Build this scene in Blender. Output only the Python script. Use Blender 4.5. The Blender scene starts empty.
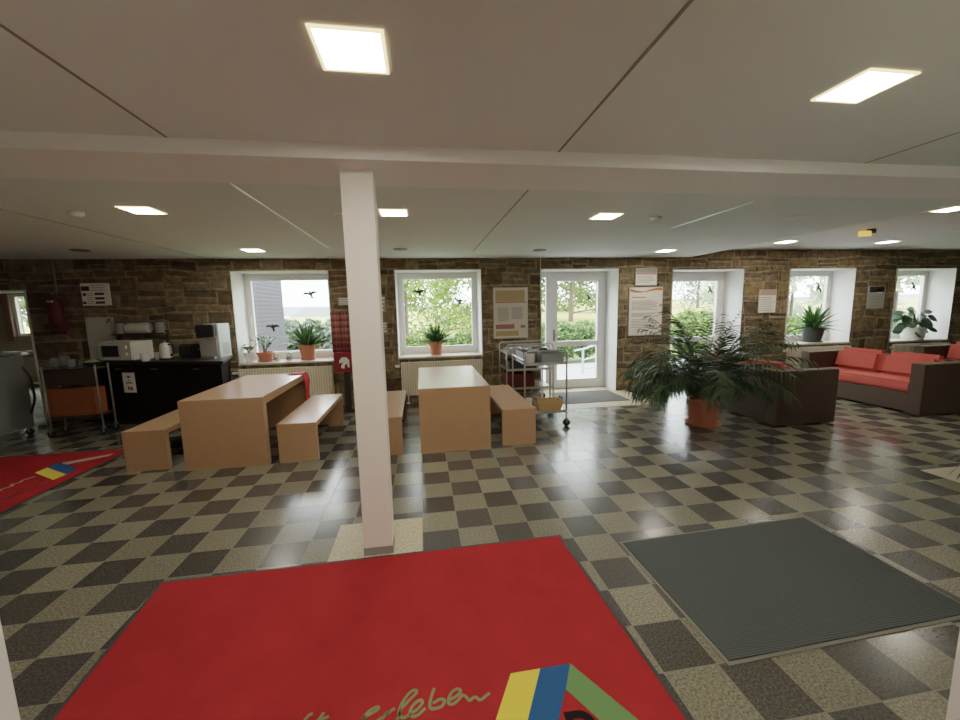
import bpy, bmesh, math, random
import numpy as np
from mathutils import Vector, Matrix
random.seed(7); rng = np.random.default_rng(11)
PI = math.pi
scn = bpy.context.scene
COL = scn.collection

# ------------------------------------------------------------------ camera
F, YAW, PITCH, ROLL, H = 392.6, .1460, .1318, -.0217, 1.6
cy, sy, cp, sp, cr, sr = math.cos(YAW), math.sin(YAW), math.cos(PITCH), math.sin(PITCH), math.cos(ROLL), math.sin(ROLL)
_f = Vector((sy, cy, 0)); _r = Vector((cy, -sy, 0)); _u = Vector((0, 0, 1))
FW = cp*_f - sp*_u; U2 = cp*_u + sp*_f
RT = cr*_r + sr*U2; UP = cr*U2 - sr*_r
cam_d = bpy.data.cameras.new('camera'); cam = bpy.data.objects.new('camera', cam_d); COL.objects.link(cam)
cam_d.sensor_fit = 'HORIZONTAL'; cam_d.sensor_width = 36; cam_d.lens = F/960*36
cam_d.clip_start = .02; cam_d.clip_end = 2000
m3 = Matrix((RT, UP, -FW)).transposed()
cam.matrix_world = Matrix.Translation((0, 0, H)) @ m3.to_4x4()
scn.camera = cam

# ------------------------------------------------------------------ materials
def mat(name, col, rough=.6, metal=0, spec=.5, var=0, vscale=8, bump=0, bscale=60, emit=0, coat=0, trans=0):
    m = bpy.data.materials.new(name); m.use_nodes = True
    nt = m.node_tree; b = nt.nodes['Principled BSDF']
    c = (*col, 1)
    b.inputs['Base Color'].default_value = c
    b.inputs['Roughness'].default_value = rough; b.inputs['Metallic'].default_value = metal
    b.inputs['Specular IOR Level'].default_value = spec
    if coat: b.inputs['Coat Weight'].default_value = coat; b.inputs['Coat Roughness'].default_value = .12
    if trans: b.inputs['Transmission Weight'].default_value = trans
    if emit:
        b.inputs['Emission Color'].default_value = c; b.inputs['Emission Strength'].default_value = emit
    if var or bump:
        tc = nt.nodes.new('ShaderNodeTexCoord')
    if var:
        n = nt.nodes.new('ShaderNodeTexNoise'); n.inputs['Scale'].default_value = vscale; n.inputs['Detail'].default_value = 5
        mx = nt.nodes.new('ShaderNodeMix'); mx.data_type = 'RGBA'
        mx.inputs[6].default_value = (*[x*(1-var) for x in col], 1); mx.inputs[7].default_value = (*[min(1, x*(1+var)) for x in col], 1)
        nt.links.new(tc.outputs['Object'], n.inputs['Vector']); nt.links.new(n.outputs['Fac'], mx.inputs[0]); nt.links.new(mx.outputs[2], b.inputs['Base Color'])
    if bump:
        n2 = nt.nodes.new('ShaderNodeTexNoise'); n2.inputs['Scale'].default_value = bscale; n2.inputs['Detail'].default_value = 4
        bp = nt.nodes.new('ShaderNodeBump'); bp.inputs['Strength'].default_value = bump; bp.inputs['Distance'].default_value = .01
        nt.links.new(tc.outputs['Object'], n2.inputs['Vector']); nt.links.new(n2.outputs['Fac'], bp.inputs['Height']); nt.links.new(bp.outputs['Normal'], b.inputs['Normal'])
    return m

def nodes(m): return m.node_tree.nodes, m.node_tree.links
def math_node(nt, op, a, b=None):
    n = nt.nodes.new('ShaderNodeMath'); n.operation = op
    for i, v in enumerate((a, b)):
        if v is None: continue
        if isinstance(v, (int, float)): n.inputs[i].default_value = v
        else: nt.links.new(v, n.inputs[i])
    return n.outputs[0]

def floor_mat():
    m = mat('checker_granite_floor', (.2, .18, .14), rough=.2, spec=.5); nt = m.node_tree; b = nt.nodes['Principled BSDF']; L = nt.links
    S = .2595
    g = nt.nodes.new('ShaderNodeNewGeometry'); sx = nt.nodes.new('ShaderNodeSeparateXYZ'); L.new(g.outputs['Position'], sx.inputs[0])
    X, Y = sx.outputs[0], sx.outputs[1]
    left = math_node(nt, 'LESS_THAN', X, -.05)
    ysh = math_node(nt, 'SUBTRACT', Y, math_node(nt, 'MULTIPLY', left, .042))
    u = math_node(nt, 'DIVIDE', math_node(nt, 'SUBTRACT', X, -.05), S)
    v = math_node(nt, 'DIVIDE', math_node(nt, 'SUBTRACT', ysh, 2.690), S)
    fu, fv = math_node(nt, 'FLOOR', u), math_node(nt, 'FLOOR', v)
    par = math_node(nt, 'FLOORED_MODULO', math_node(nt, 'ADD', fu, fv), 2.0)       # 1 = dark
    du, dv = math_node(nt, 'SUBTRACT', u, fu), math_node(nt, 'SUBTRACT', v, fv)
    edge = math_node(nt, 'MINIMUM', math_node(nt, 'MINIMUM', du, math_node(nt, 'SUBTRACT', 1.0, du)), math_node(nt, 'MINIMUM', dv, math_node(nt, 'SUBTRACT', 1.0, dv)))
    grout = math_node(nt, 'LESS_THAN', edge, .010)
    cx = nt.nodes.new('ShaderNodeCombineXYZ'); L.new(fu, cx.inputs[0]); L.new(fv, cx.inputs[1])
    wn = nt.nodes.new('ShaderNodeTexWhiteNoise'); wn.noise_dimensions = '2D'; L.new(cx.outputs[0], wn.inputs['Vector'])
    vo = nt.nodes.new('ShaderNodeTexNoise'); vo.inputs['Scale'].default_value = 95; vo.inputs['Detail'].default_value = 3; L.new(g.outputs['Position'], vo.inputs['Vector'])
    sp1 = nt.nodes.new('ShaderNodeMapRange'); sp1.inputs[1].default_value = .35; sp1.inputs[2].default_value = .68; sp1.inputs[3].default_value = .6; sp1.inputs[4].default_value = 1.45
    L.new(vo.outputs['Fac'], sp1.inputs[0])
    mx = nt.nodes.new('ShaderNodeMix'); mx.data_type = 'RGBA'; L.new(par, mx.inputs[0])
    mx.inputs[6].default_value = (.200, .182, .130, 1); mx.inputs[7].default_value = (.066, .061, .052, 1)
    tone = math_node(nt, 'MULTIPLY_ADD', wn.outputs['Value'], .34); tone.node.inputs[2].default_value = .83
    gain = math_node(nt, 'MULTIPLY', tone, sp1.outputs[0])
    vm = nt.nodes.new('ShaderNodeVectorMath'); vm.operation = 'SCALE'; L.new(mx.outputs[2], vm.inputs[0]); L.new(gain, vm.inputs['Scale'])
    mg = nt.nodes.new('ShaderNodeMix'); mg.data_type = 'RGBA'; L.new(grout, mg.inputs[0]); L.new(vm.outputs[0], mg.inputs[6]); mg.inputs[7].default_value = (.14, .125, .09, 1)
    L.new(mg.outputs[2], b.inputs['Base Color'])
    n2 = nt.nodes.new('ShaderNodeTexNoise'); n2.inputs['Scale'].default_value = 2.2; n2.inputs['Detail'].default_value = 3; L.new(g.outputs['Position'], n2.inputs['Vector'])
    rr = nt.nodes.new('ShaderNodeMapRange'); rr.inputs[3].default_value = .15; rr.inputs[4].default_value = .28; L.new(n2.outputs['Fac'], rr.inputs[0])
    rg = math_node(nt, 'ADD', rr.outputs[0], math_node(nt, 'MULTIPLY', grout, .3)); L.new(rg, b.inputs['Roughness'])
    hgt = math_node(nt, 'ADD', math_node(nt, 'MULTIPLY', wn.outputs['Value'], .15), math_node(nt, 'SUBTRACT', math_node(nt, 'MULTIPLY', n2.outputs['Fac'], 1.0), math_node(nt, 'MULTIPLY', grout, .6)))
    bp = nt.nodes.new('ShaderNodeBump'); bp.inputs['Strength'].default_value = .12; bp.inputs['Distance'].default_value = .01; L.new(hgt, bp.inputs['Height']); L.new(bp.outputs['Normal'], b.inputs['Normal'])
    return m

def stone_mat():
    m = mat('rubble_stone', (.2, .15, .09), rough=.85, spec=.25); nt = m.node_tree; b = nt.nodes['Principled BSDF']; L = nt.links
    at_ = nt.nodes.new('ShaderNodeVertexColor'); at_.layer_name = 'Col'
    g = nt.nodes.new('ShaderNodeNewGeometry')
    n = nt.nodes.new('ShaderNodeTexNoise'); n.inputs['Scale'].default_value = 9; n.inputs['Detail'].default_value = 7; n.inputs['Roughness'].default_value = .65; L.new(g.outputs['Position'], n.inputs['Vector'])
    mr = nt.nodes.new('ShaderNodeMapRange'); mr.inputs[1].default_value = .3; mr.inputs[2].default_value = .72; mr.inputs[3].default_value = .5; mr.inputs[4].default_value = 1.5; L.new(n.outputs['Fac'], mr.inputs[0])
    vm = nt.nodes.new('ShaderNodeVectorMath'); vm.operation = 'SCALE'; L.new(at_.outputs['Color'], vm.inputs[0]); L.new(mr.outputs[0], vm.inputs['Scale'])
    L.new(vm.outputs[0], b.inputs['Base Color'])
    n2 = nt.nodes.new('ShaderNodeTexNoise'); n2.inputs['Scale'].default_value = 14; n2.inputs['Detail'].default_value = 8; L.new(g.outputs['Position'], n2.inputs['Vector'])
    bp = nt.nodes.new('ShaderNodeBump'); bp.inputs['Strength'].default_value = .8; bp.inputs['Distance'].default_value = .03; L.new(n2.outputs['Fac'], bp.inputs['Height']); L.new(bp.outputs['Normal'], b.inputs['Normal'])
    return m

def glass_mat():
    m = bpy.data.materials.new('window_glass'); m.use_nodes = True; nt = m.node_tree; L = nt.links
    nt.nodes.remove(nt.nodes['Principled BSDF']); out = nt.nodes['Material Output']
    t = nt.nodes.new('ShaderNodeBsdfTransparent'); t.inputs[0].default_value = (.95, .97, .96, 1)
    gl = nt.nodes.new('ShaderNodeBsdfGlossy'); gl.inputs['Roughness'].default_value = .02
    lw = nt.nodes.new('ShaderNodeLayerWeight'); fr = math_node(nt, 'MULTIPLY_ADD', math_node(nt, 'POWER', lw.outputs['Facing'], 5.0), .5); fr.node.inputs[2].default_value = .03
    mx = nt.nodes.new('ShaderNodeMixShader'); L.new(fr, mx.inputs[0]); L.new(t.outputs[0], mx.inputs[1]); L.new(gl.outputs[0], mx.inputs[2]); L.new(mx.outputs[0], out.inputs[0])
    return m

def wave_mat(name, c1, c2, scale, axis='Z', rough=.6, bump=.4, dist=0):
    m = mat(name, c1, rough); nt = m.node_tree; b = nt.nodes['Principled BSDF']; L = nt.links
    tc = nt.nodes.new('ShaderNodeTexCoord'); w = nt.nodes.new('ShaderNodeTexWave'); w.bands_direction = axis
    w.inputs['Scale'].default_value = scale; w.inputs['Distortion'].default_value = dist; w.inputs['Detail'].default_value = 2
    L.new(tc.outputs['Object'], w.inputs['Vector'])
    mx = nt.nodes.new('ShaderNodeMix'); mx.data_type = 'RGBA'; mx.inputs[6].default_value = (*c1, 1); mx.inputs[7].default_value = (*c2, 1)
    L.new(w.outputs['Fac'], mx.inputs[0]); L.new(mx.outputs[2], b.inputs['Base Color'])
    if bump:
        bp = nt.nodes.new('ShaderNodeBump'); bp.inputs['Strength'].default_value = bump; bp.inputs['Distance'].default_value = .004
        L.new(w.outputs['Fac'], bp.inputs['Height']); L.new(bp.outputs['Normal'], b.inputs['Normal'])
    return m

def wood_mat(name, c1, c2, rough=.3):
    m = mat(name, c1, rough, spec=.5, coat=.25); nt = m.node_tree; b = nt.nodes['Principled BSDF']; L = nt.links
    tc = nt.nodes.new('ShaderNodeTexCoord'); mp = nt.nodes.new('ShaderNodeMapping'); mp.inputs['Scale'].default_value = (14, 1.2, 14)
    n = nt.nodes.new('ShaderNodeTexNoise'); n.inputs['Scale'].default_value = 2.5; n.inputs['Detail'].default_value = 6
    L.new(tc.outputs['Object'], mp.inputs[0]); L.new(mp.outputs[0], n.inputs['Vector'])
    mx = nt.nodes.new('ShaderNodeMix'); mx.data_type = 'RGBA'; mx.inputs[6].default_value = (*c1, 1); mx.inputs[7].default_value = (*c2, 1)
    L.new(n.outputs['Fac'], mx.inputs[0]); L.new(mx.outputs[2], b.inputs['Base Color'])
    return m

def leaf_mat(name, c1, c2, rough=.5, scale=1.3, sss=0):
    m = mat(name, c1, rough, spec=.4, var=0); nt = m.node_tree; b = nt.nodes['Principled BSDF']; L = nt.links
    g = nt.nodes.new('ShaderNodeNewGeometry')
    mx = nt.nodes.new('ShaderNodeMix'); mx.data_type = 'RGBA'; mx.inputs[6].default_value = (*c1, 1); mx.inputs[7].default_value = (*c2, 1)
    L.new(g.outputs['Random Per Island'], mx.inputs[0]); L.new(mx.outputs[2], b.inputs['Base Color'])
    if sss:
        b.inputs['Subsurface Weight'].default_value = 0
        tr = nt.nodes.new('ShaderNodeBsdfTranslucent'); ms = nt.nodes.new('ShaderNodeMixShader'); ms.inputs[0].default_value = sss
        L.new(mx.outputs[2], tr.inputs[0]); L.new(b.outputs[0], ms.inputs[1]); L.new(tr.outputs[0], ms.inputs[2]); L.new(ms.outputs[0], nt.nodes['Material Output'].inputs[0])
    return m

def plaid_mat():
    m = mat('red_plaid_cloth', (.3, .04, .04), .9, spec=.1); nt = m.node_tree; b = nt.nodes['Principled BSDF']; L = nt.links
    tc = nt.nodes.new('ShaderNodeTexCoord'); last = None; cur = (.20, .035, .03, 1)
    for ax, sc, c, f in (('X', 6, (.40, .22, .18, 1), .45), ('Z', 6, (.09, .015, .02, 1), .5), ('Z', 3.1, (.55, .35, .3, 1), .3)):
        w = nt.nodes.new('ShaderNodeTexWave'); w.bands_direction = ax; w.inputs['Scale'].default_value = sc; L.new(tc.outputs['Object'], w.inputs['Vector'])
        mx = nt.nodes.new('ShaderNodeMix'); mx.data_type = 'RGBA'; mx.inputs[7].default_value = c
        L.new(math_node(nt, 'MULTIPLY', w.outputs['Fac'], f), mx.inputs[0])
        if last: L.new(last, mx.inputs[6])
        else: mx.inputs[6].default_value = cur
        last = mx.outputs[2]
    L.new(last, b.inputs['Base Color']); return m

M = dict(
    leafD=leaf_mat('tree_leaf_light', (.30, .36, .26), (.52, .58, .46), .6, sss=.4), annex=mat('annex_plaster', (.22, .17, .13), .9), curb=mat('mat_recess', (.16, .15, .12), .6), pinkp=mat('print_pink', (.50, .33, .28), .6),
    floor=floor_mat(), stone=stone_mat(), glass=glass_mat(),
    ceil=mat('ceiling_plaster', (.80, .85, .83), .9, spec=.15, bump=.06, bscale=160),
    beam=mat('beam_paint', (.91, .90, .88), .8, spec=.2),
    column=mat('column_paint', (.93, .89, .81), .65, spec=.3, var=.03, vscale=3),
    white=mat('white_plaster', (.80, .80, .79), .7, var=.03),
    dullwall=mat('dull_plaster', (.38, .34, .29), .85, var=.05),
    jamb=mat('jamb_paint', (.86, .83, .77), .8, bump=.1, bscale=90),
    pvc=mat('white_frame', (.80, .79, .77), .35),
    sill=mat('stone_sill', (.50, .44, .36), .4, var=.15, vscale=30),
    cream=mat('cream_granite', (.47, .42, .29), .55, var=.85, vscale=70),
    groove=mat('seam_dark', (.30, .275, .24), .9),  # even dark tone of the ceiling joints
    seamwhite=mat('seam_white', (.97, .96, .94), .38, metal=1),
    metalp=mat('plinth_metal', (.36, .33, .31), .5, metal=.1),
    beech=wood_mat('beech_veneer', (.47, .285, .155), (.38, .220, .115)),
    red=mat('red_pile', (.355, .029, .031), .95, spec=.05, var=.22, vscale=5, bump=.35, bscale=420),
    rubber=mat('black_rubber', (.025, .025, .024), .7),
    yellow=mat('yellow_pile', (.80, .62, .10), .95, spec=.05, bump=.3, bscale=400),
    blue=mat('blue_pile', (.03, .10, .24), .95, spec=.05, bump=.3, bscale=400),
    green=mat('green_pile', (.14, .26, .10), .95, spec=.05, bump=.3, bscale=400),
    letter=mat('script_pile', (.20, .23, .11), .95, spec=.05),
    creamline=mat('faded_pile', (.50, .42, .30), .95, spec=.05),
    black=mat('black_pile', (.012, .010, .010), .9, spec=.1),
    greymat=wave_mat('ribbed_mat', (.040, .048, .045), (.062, .071, .067), 26, 'Y', .9, .4),
    doormat=wave_mat('door_matting', (.085, .08, .075), (.12, .115, .105), 30, 'Y', .9, .4),
    wicker=wave_mat('dark_weave', (.085, .050, .027), (.046, .027, .015), 38, 'Z', .75, .4, 1.2),
    sofa=mat('coral_fabric', (.50, .105, .085), .85, spec=.15, var=.08, vscale=6, bump=.12, bscale=300),
    terra=mat('terracotta', (.48, .175, .10), .75, var=.15, vscale=12),
    soil=mat('soil', (.03, .02, .014), .95),
    cer=mat('white_ceramic', (.75, .75, .73), .25), darkpot=mat('dark_pot', (.035, .037, .04), .4),
    spiky=leaf_mat('spiky_leaf', (.035, .10, .025), (.07, .17, .045), .4),
    palm=leaf_mat('palm_leaf', (.014, .036, .011), (.045, .085, .024), .45),
    jade=leaf_mat('jade_leaf', (.12, .20, .09), (.20, .28, .15), .5),
    broad=leaf_mat('broad_leaf', (.018, .045, .022), (.07, .12, .06), .5),
    stem=mat('plant_stem', (.13, .12, .05), .7), bark=mat('bark', (.10, .075, .055), .9, var=.3, vscale=8),
    steel=mat('brushed_steel', (.55, .54, .52), .28, metal=1), dsteel=mat('dull_steel', (.30, .29, .28), .4, metal=.8),
    rad=wave_mat('radiator_shaded_enamel', (.74, .68, .52), (.52, .47, .35), 7.8, 'X', .45, .5),  # darker bands put the shade of the grooves into the enamel colour
    counter=mat('black_brown_laminate', (.008, .005, .0045), .6, spec=.1),
    countertop=mat('dark_worktop', (.022, .016, .014), .4, spec=.3),
    appl=mat('white_appliance', (.62, .60, .54), .4), dglass=mat('dark_glass', (.01, .01, .012), .15),
    silver=mat('silver_plastic', (.50, .53, .56), .35, metal=.3), blackp=mat('black_plastic', (.014, .014, .015), .4),
    greyp=mat('grey_plastic', (.20, .21, .20), .5), bluegrey=mat('grey_steel_sheet', (.30, .33, .38), .4, metal=.4),
    orange=mat('orange_wood_crate', (.27, .085, .022), .6, var=.25, vscale=10),
    darkwood=mat('dark_wood', (.05, .03, .02), .5),
    basket=wave_mat('wicker_basket', (.62, .40, .17), (.34, .20, .07), 30, 'Z', .7, .8, 2),
    paper=mat('paper', (.90, .85, .76), .6), papergrey=mat('print_grey', (.33, .31, .29), .7), ink=mat('ink', (.03, .03, .03), .6),
    posterbody=mat('poster_cream', (.66, .60, .49), .6), postery=mat('poster_ochre', (.44, .33, .16), .6), posterr=mat('poster_red', (.40, .15, .13), .6), posterg=mat('poster_grey', (.52, .50, .45), .6),
    rust=mat('orange_print', (.60, .20, .06), .6),
    alumin=mat('poster_frame', (.45, .43, .40), .4, metal=.6),
    redbox=mat('red_lacquer', (.20, .010, .016), .4), redcloth=mat('red_cloth', (.50, .03, .035), .8), darkred=mat('dark_red', (.10, .008, .010), .5),
    plaid=plaid_mat(), glassware=mat('clear_glassware', (.75, .78, .76), .05, trans=.85), honey=mat('amber_content', (.55, .40, .16), .4),
    lamp=mat('lamp_diffuser', (1, .92, .79), .5, emit=36), lframe=mat('lamp_rim', (1, .72, .36), .5, emit=1.1),
    det=mat('detector_plastic', (.88, .86, .82), .5), amber=mat('amber_lamp', (.75, .42, .10), .5, emit=.5),
    bird=mat('bird_sticker', (.035, .033, .04), .6), birdg=mat('bird_sticker_pale', (.23, .19, .20), .6),
    paving=mat('pale_paving', (.40, .385, .38), .8, var=.08, vscale=3), grass=mat('meadow', (.30, .29, .07), .95, var=.35, vscale=.15),
    lawn=mat('lawn', (.13, .16, .06), .95, var=.3, vscale=1.5),
    slate=wave_mat('slate_cladding', (.050, .046, .060), (.075, .068, .086), 3.6, 'Z', .7, .5, .8),
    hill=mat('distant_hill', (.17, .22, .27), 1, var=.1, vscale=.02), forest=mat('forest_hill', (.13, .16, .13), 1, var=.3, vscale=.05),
    leafA=leaf_mat('tree_leaf_bright', (.10, .19, .04), (.26, .33, .11), .6, sss=.35), leafB=leaf_mat('tree_leaf_mid', (.075, .13, .04), (.18, .24, .09), .6, sss=.3),
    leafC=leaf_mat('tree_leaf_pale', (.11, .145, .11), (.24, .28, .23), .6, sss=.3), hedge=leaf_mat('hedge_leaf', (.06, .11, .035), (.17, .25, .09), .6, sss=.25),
    railp=mat('pale_blue_rail', (.45, .53, .58), .4), curtain=mat('pink_curtain', (.20, .10, .09), .9), dryred=mat('red_contents', (.30, .05, .03), .6), tile=mat('cream_tile', (.5, .45, .33), .3),
)

# ------------------------------------------------------------------ builders
class MB:
    def __init__(s): s.bm = bmesh.new()
    def box(s, x0, x1, y0, y1, z0, z1, bev=0):
        if bev:
            t = bmesh.new(); bmesh.ops.create_cube(t, size=1)
            for v in t.verts: v.co = Vector(((x0+x1)/2+v.co.x*(x1-x0), (y0+y1)/2+v.co.y*(y1-y0), (z0+z1)/2+v.co.z*(z1-z0)))
            bmesh.ops.bevel(t, geom=t.edges[:], offset=bev, segments=2, affect='EDGES')
            s.merge(t); return s
        vs = [s.bm.verts.new(c) for c in ((x0,y0,z0),(x1,y0,z0),(x1,y1,z0),(x0,y1,z0),(x0,y0,z1),(x1,y0,z1),(x1,y1,z1),(x0,y1,z1))]
        for f in ((3,2,1,0),(4,5,6,7),(0,1,5,4),(1,2,6,5),(2,3,7,6),(3,0,4,7)): s.bm.faces.new([vs[i] for i in f])
        return s
    def merge(s, t, mtx=None):
        if mtx: bmesh.ops.transform(t, matrix=mtx, verts=t.verts)
        me = bpy.data.meshes.new('tmp'); t.to_mesh(me); t.free(); s.bm.from_mesh(me); bpy.data.meshes.remove(me); return s
    def poly(s, pts, z0, z1):                       # prism over an xy polygon
        b = [s.bm.verts.new((x, y, z0)) for x, y in pts]; t = [s.bm.verts.new((x, y, z1)) for x, y in pts]
        n = len(pts); s.bm.faces.new(t); s.bm.faces.new(b[::-1])
        for i in range(n): s.bm.faces.new((b[i], b[(i+1)%n], t[(i+1)%n], t[i]))
        return s
    def polyz(s, pts, y0, y1):                      # prism over an xz polygon
        b = [s.bm.verts.new((x, y0, z)) for x, z in pts]; t = [s.bm.verts.new((x, y1, z)) for x, z in pts]
        n = len(pts); s.bm.faces.new(b); s.bm.faces.new(t[::-1])
        for i in range(n): s.bm.faces.new((b[(i+1)%n], b[i], t[i], t[(i+1)%n]))
        return s
    def lathe(s, prof, c=(0,0,0), n=24, cap=True):
        rings = []
        for r, z in prof:
            rings.append([s.bm.verts.new((c[0]+r*math.cos(2*PI*k/n), c[1]+r*math.sin(2*PI*k/n), c[2]+z)) for k in range(n)])
        for a, b in zip(rings, rings[1:]):
            for k in range(n): s.bm.faces.new((a[k], a[(k+1)%n], b[(k+1)%n], b[k]))
        if cap: s.bm.faces.new(rings[0][::-1]); s.bm.faces.new(rings[-1])
        return s
    def tube(s, pts, r, n=8, r1=None):
        pts = [Vector(p) for p in pts]; rings = []; N = len(pts); ref = None
        for i, p in enumerate(pts):
            d = (pts[min(i+1, N-1)] - pts[max(i-1, 0)]).normalized()
            a = d.orthogonal().normalized() if ref is None else (ref - d*ref.dot(d)).normalized()
            ref = a; b = d.cross(a); q = r if r1 is None else r+(r1-r)*i/(N-1)
            rings.append([s.bm.verts.new(p+a*q*math.cos(2*PI*k/n)+b*q*math.sin(2*PI*k/n)) for k in range(n)])
        for a, b in zip(rings, rings[1:]):
            for k in range(n): s.bm.faces.new((a[k], a[(k+1)%n], b[(k+1)%n], b[k]))
        s.bm.faces.new(rings[0][::-1]); s.bm.faces.new(rings[-1]); return s
    def ribbon(s, pts, w, z0, z1):                   # flat stroke in the xy plane
        P = [Vector((p[0], p[1])) for p in pts]
        # smooth by Catmull-Rom
        Q = []
        for i in range(len(P)-1):
            a, b, c, d = P[max(i-1,0)], P[i], P[i+1], P[min(i+2,len(P)-1)]
            for k in range(6):
                t = k/6; Q.append(.5*((2*b)+(c-a)*t+(2*a-5*b+4*c-d)*t*t+(3*b-a-3*c+d)*t**3))
        Q.append(P[-1]); L = []; R = []
        for i, p in enumerate(Q):
            d = (Q[min(i+1,len(Q)-1)]-Q[max(i-1,0)]); d = d.normalized() if d.length > 1e-9 else Vector((1,0)); nrm = Vector((-d.y, d.x))*w/2
            L.append(s.bm.verts.new((*(p+nrm), z1))); R.append(s.bm.verts.new((*(p-nrm), z1)))
        for i in range(len(Q)-1): s.bm.faces.new((R[i], R[i+1], L[i+1], L[i]))
        return s
    def leaf(s, base, tip, w, up=(0,0,1), sag=.0, seg=4, shape='blade', roll=0):
        b, t = Vector(base), Vector(tip); d = t-b; side = d.cross(Vector(up))
        side = side.normalized() if side.length > 1e-6 else Vector((1,0,0))
        if roll: side = Matrix.Rotation(roll, 3, d.normalized()) @ side
        prev = None
        for i in range(seg+1):
            k = i/seg; p = b+d*k+Vector((0,0,-sag*k*k+0*sag))
            if shape == 'blade': ww = w*(1-k)**.7*min(1, .45+k*2.2)
            else: ww = w*math.sin(PI*min(1, .06+k*.94))**.8
            if i == seg: cur = (s.bm.verts.new(p),)
            else: cur = (s.bm.verts.new(p-side*ww/2), s.bm.verts.new(p+side*ww/2))
            if prev:
                if len(cur) == 2: s.bm.faces.new((prev[0], prev[1], cur[1], cur[0]))
                else: s.bm.faces.new((prev[0], prev[1], cur[0]))
            prev = cur
        return s
    def build(s, name, m, parent=None, smooth=False, loc=None):
        me = bpy.data.meshes.new(name)
        if loc is not None: bmesh.ops.translate(s.bm, vec=-Vector(loc), verts=s.bm.verts)
        bmesh.ops.recalc_face_normals(s.bm, faces=s.bm.faces)
        s.bm.to_mesh(me); s.bm.free(); me.materials.append(m if not isinstance(m, str) else M[m])
        if smooth:
            for p in me.polygons: p.use_smooth = True
            try: me.set_sharp_from_angle(angle=math.radians(38))
            except Exception: pass
        o = bpy.data.objects.new(name, me); COL.objects.link(o)
        if parent: o.parent = parent
        if loc is not None: o.location = loc
        return o

def tag(o, label=None, cat=None, group=None, kind=None):
    if label: o['label'] = label
    if cat: o['category'] = cat
    if group: o['group'] = group
    if kind: o['kind'] = kind
    return o
def thing(name, label, cat, loc=(0,0,0), rz=0, group=None):
    o = bpy.data.objects.new(name, None); COL.objects.link(o); o.empty_display_size = .1
    o.location = loc; o.rotation_euler = (0, 0, rz); return tag(o, label, cat, group)
def struct(o, label, cat=None): return tag(o, label, cat or 'room part', None, 'structure')
def sroot(name, label, cat, loc=(0,0,0)): 
    t = thing(name, label, cat, loc); t['kind'] = 'structure'; return t
def dup(root, loc, label, rz=None, group=None):
    def cp_(o, parent):
        c = o.copy(); COL.objects.link(c); c.parent = parent
        for ch in kids[o.name]: cp_(ch, c)
        return c
    kids = {}
    def walk(o):
        kids[o.name] = [x for x in o.children]
        for x in kids[o.name]: walk(x)
    walk(root); r = cp_(root, None); r.location = loc; r['label'] = label
    if rz is not None: r.rotation_euler = (0, 0, rz)
    if group: r['group'] = group
    return r

D = 6.80          # room face of the back wall (mortar plane)
CZ, CZR, CZN, BZ = 2.445, 2.585, 2.49, 2.413
# ------------------------------------------------------------------ shell
f = MB().box(-12, 13, -3, 7.36, -.1, 0).build('floor', 'floor'); struct(f, 'black and cream granite tiles laid in a checker pattern', 'floor')
c = MB().box(-9, 13, -3, 2.322, CZN, 2.75).build('ceiling', 'ceil'); struct(c, 'beige ceiling in front of the white beam', 'ceiling')
c = MB().box(-9, 4.93, 2.80, 7.36, CZ, 2.75).build('ceiling', 'ceil'); struct(c, 'beige lower ceiling between the beam and the window wall', 'ceiling')
c = MB().box(4.93, 13, 2.80, 7.36, CZR, 2.75).build('ceiling', 'ceil'); struct(c, 'raised ceiling section above the sofas', 'ceiling')
c = MB().box(-9, 13, 2.322, 2.80, BZ, 2.75).build('beam', 'beam'); struct(c, 'white painted beam crossing the whole ceiling above the pillar', 'beam')
def wall(name, x0, x1, y0, y1, m, label, z1=2.75): return struct(MB().box(x0, x1, y0, y1, -.1, z1).build(name, m), label, 'wall')
wall('wall_left', -9.2, -9, -3, 7.36, 'dullwall', 'dim plastered wall at the left end of the hall')
wall('wall_right', 11.75, 11.95, -3, 7.36, 'dullwall', 'dark wall at the right end of the hall')
wall('wall_rear', -9, 11.75, -3.2, -3, 'dullwall', 'plain wall behind the entrance')
wall('wall_front', -9, -.607, .42, .60, 'jamb', 'pale plastered wall edge at the left of the entrance')
w_ = wall('wall_front', 1.115, 11.75, .42, .60, 'jamb', 'pale plastered wall edge at the right of the entrance')
# ceiling seams
n = 1
for (x, y0, y1, z, m, w, lab) in ((-1.235, -1, 2.322, CZN, 'groove', .012, 'dark seam in the near ceiling left of the first lamp'), (.83, -1, 2.322, CZN, 'groove', .012, 'dark seam in the near ceiling between the two lamps'),
        (2.93, -1, 2.322, CZN, 'groove', .006, 'faint seam in the near ceiling at the right'), (-3.2, 2.8, 6.78, CZ, 'groove', .010, 'thin dark seam in the far ceiling at the left'),
        (-1.2, 2.8, 5.7, CZ, 'seamwhite', .016, 'white seam strip in the far ceiling left of the pillar'), (.81, 2.8, 6.0, CZ, 'groove', .010, 'thin dark seam in the far ceiling right of the pillar'),
        (2.83, 3.1, 4.2, CZ, 'seamwhite', .016, 'short white seam strip in the far ceiling above the trolley'), (7.9, 3.3, 6, CZR, 'seamwhite', .006, 'thin seam in the raised ceiling above the sofas')):
    o = MB().box(x-w/2, x+w/2, y0, y1, z-.003, z+.005).build('trim_%d' % n, m); struct(o, lab, 'trim'); n += 1
o = MB().box(4.925, 4.937, 2.8, 6.78, CZ-.002, CZR).build('trim_%d' % n, 'seamwhite'); struct(o, 'white edge of the step in the ceiling', 'trim'); n += 1
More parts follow.
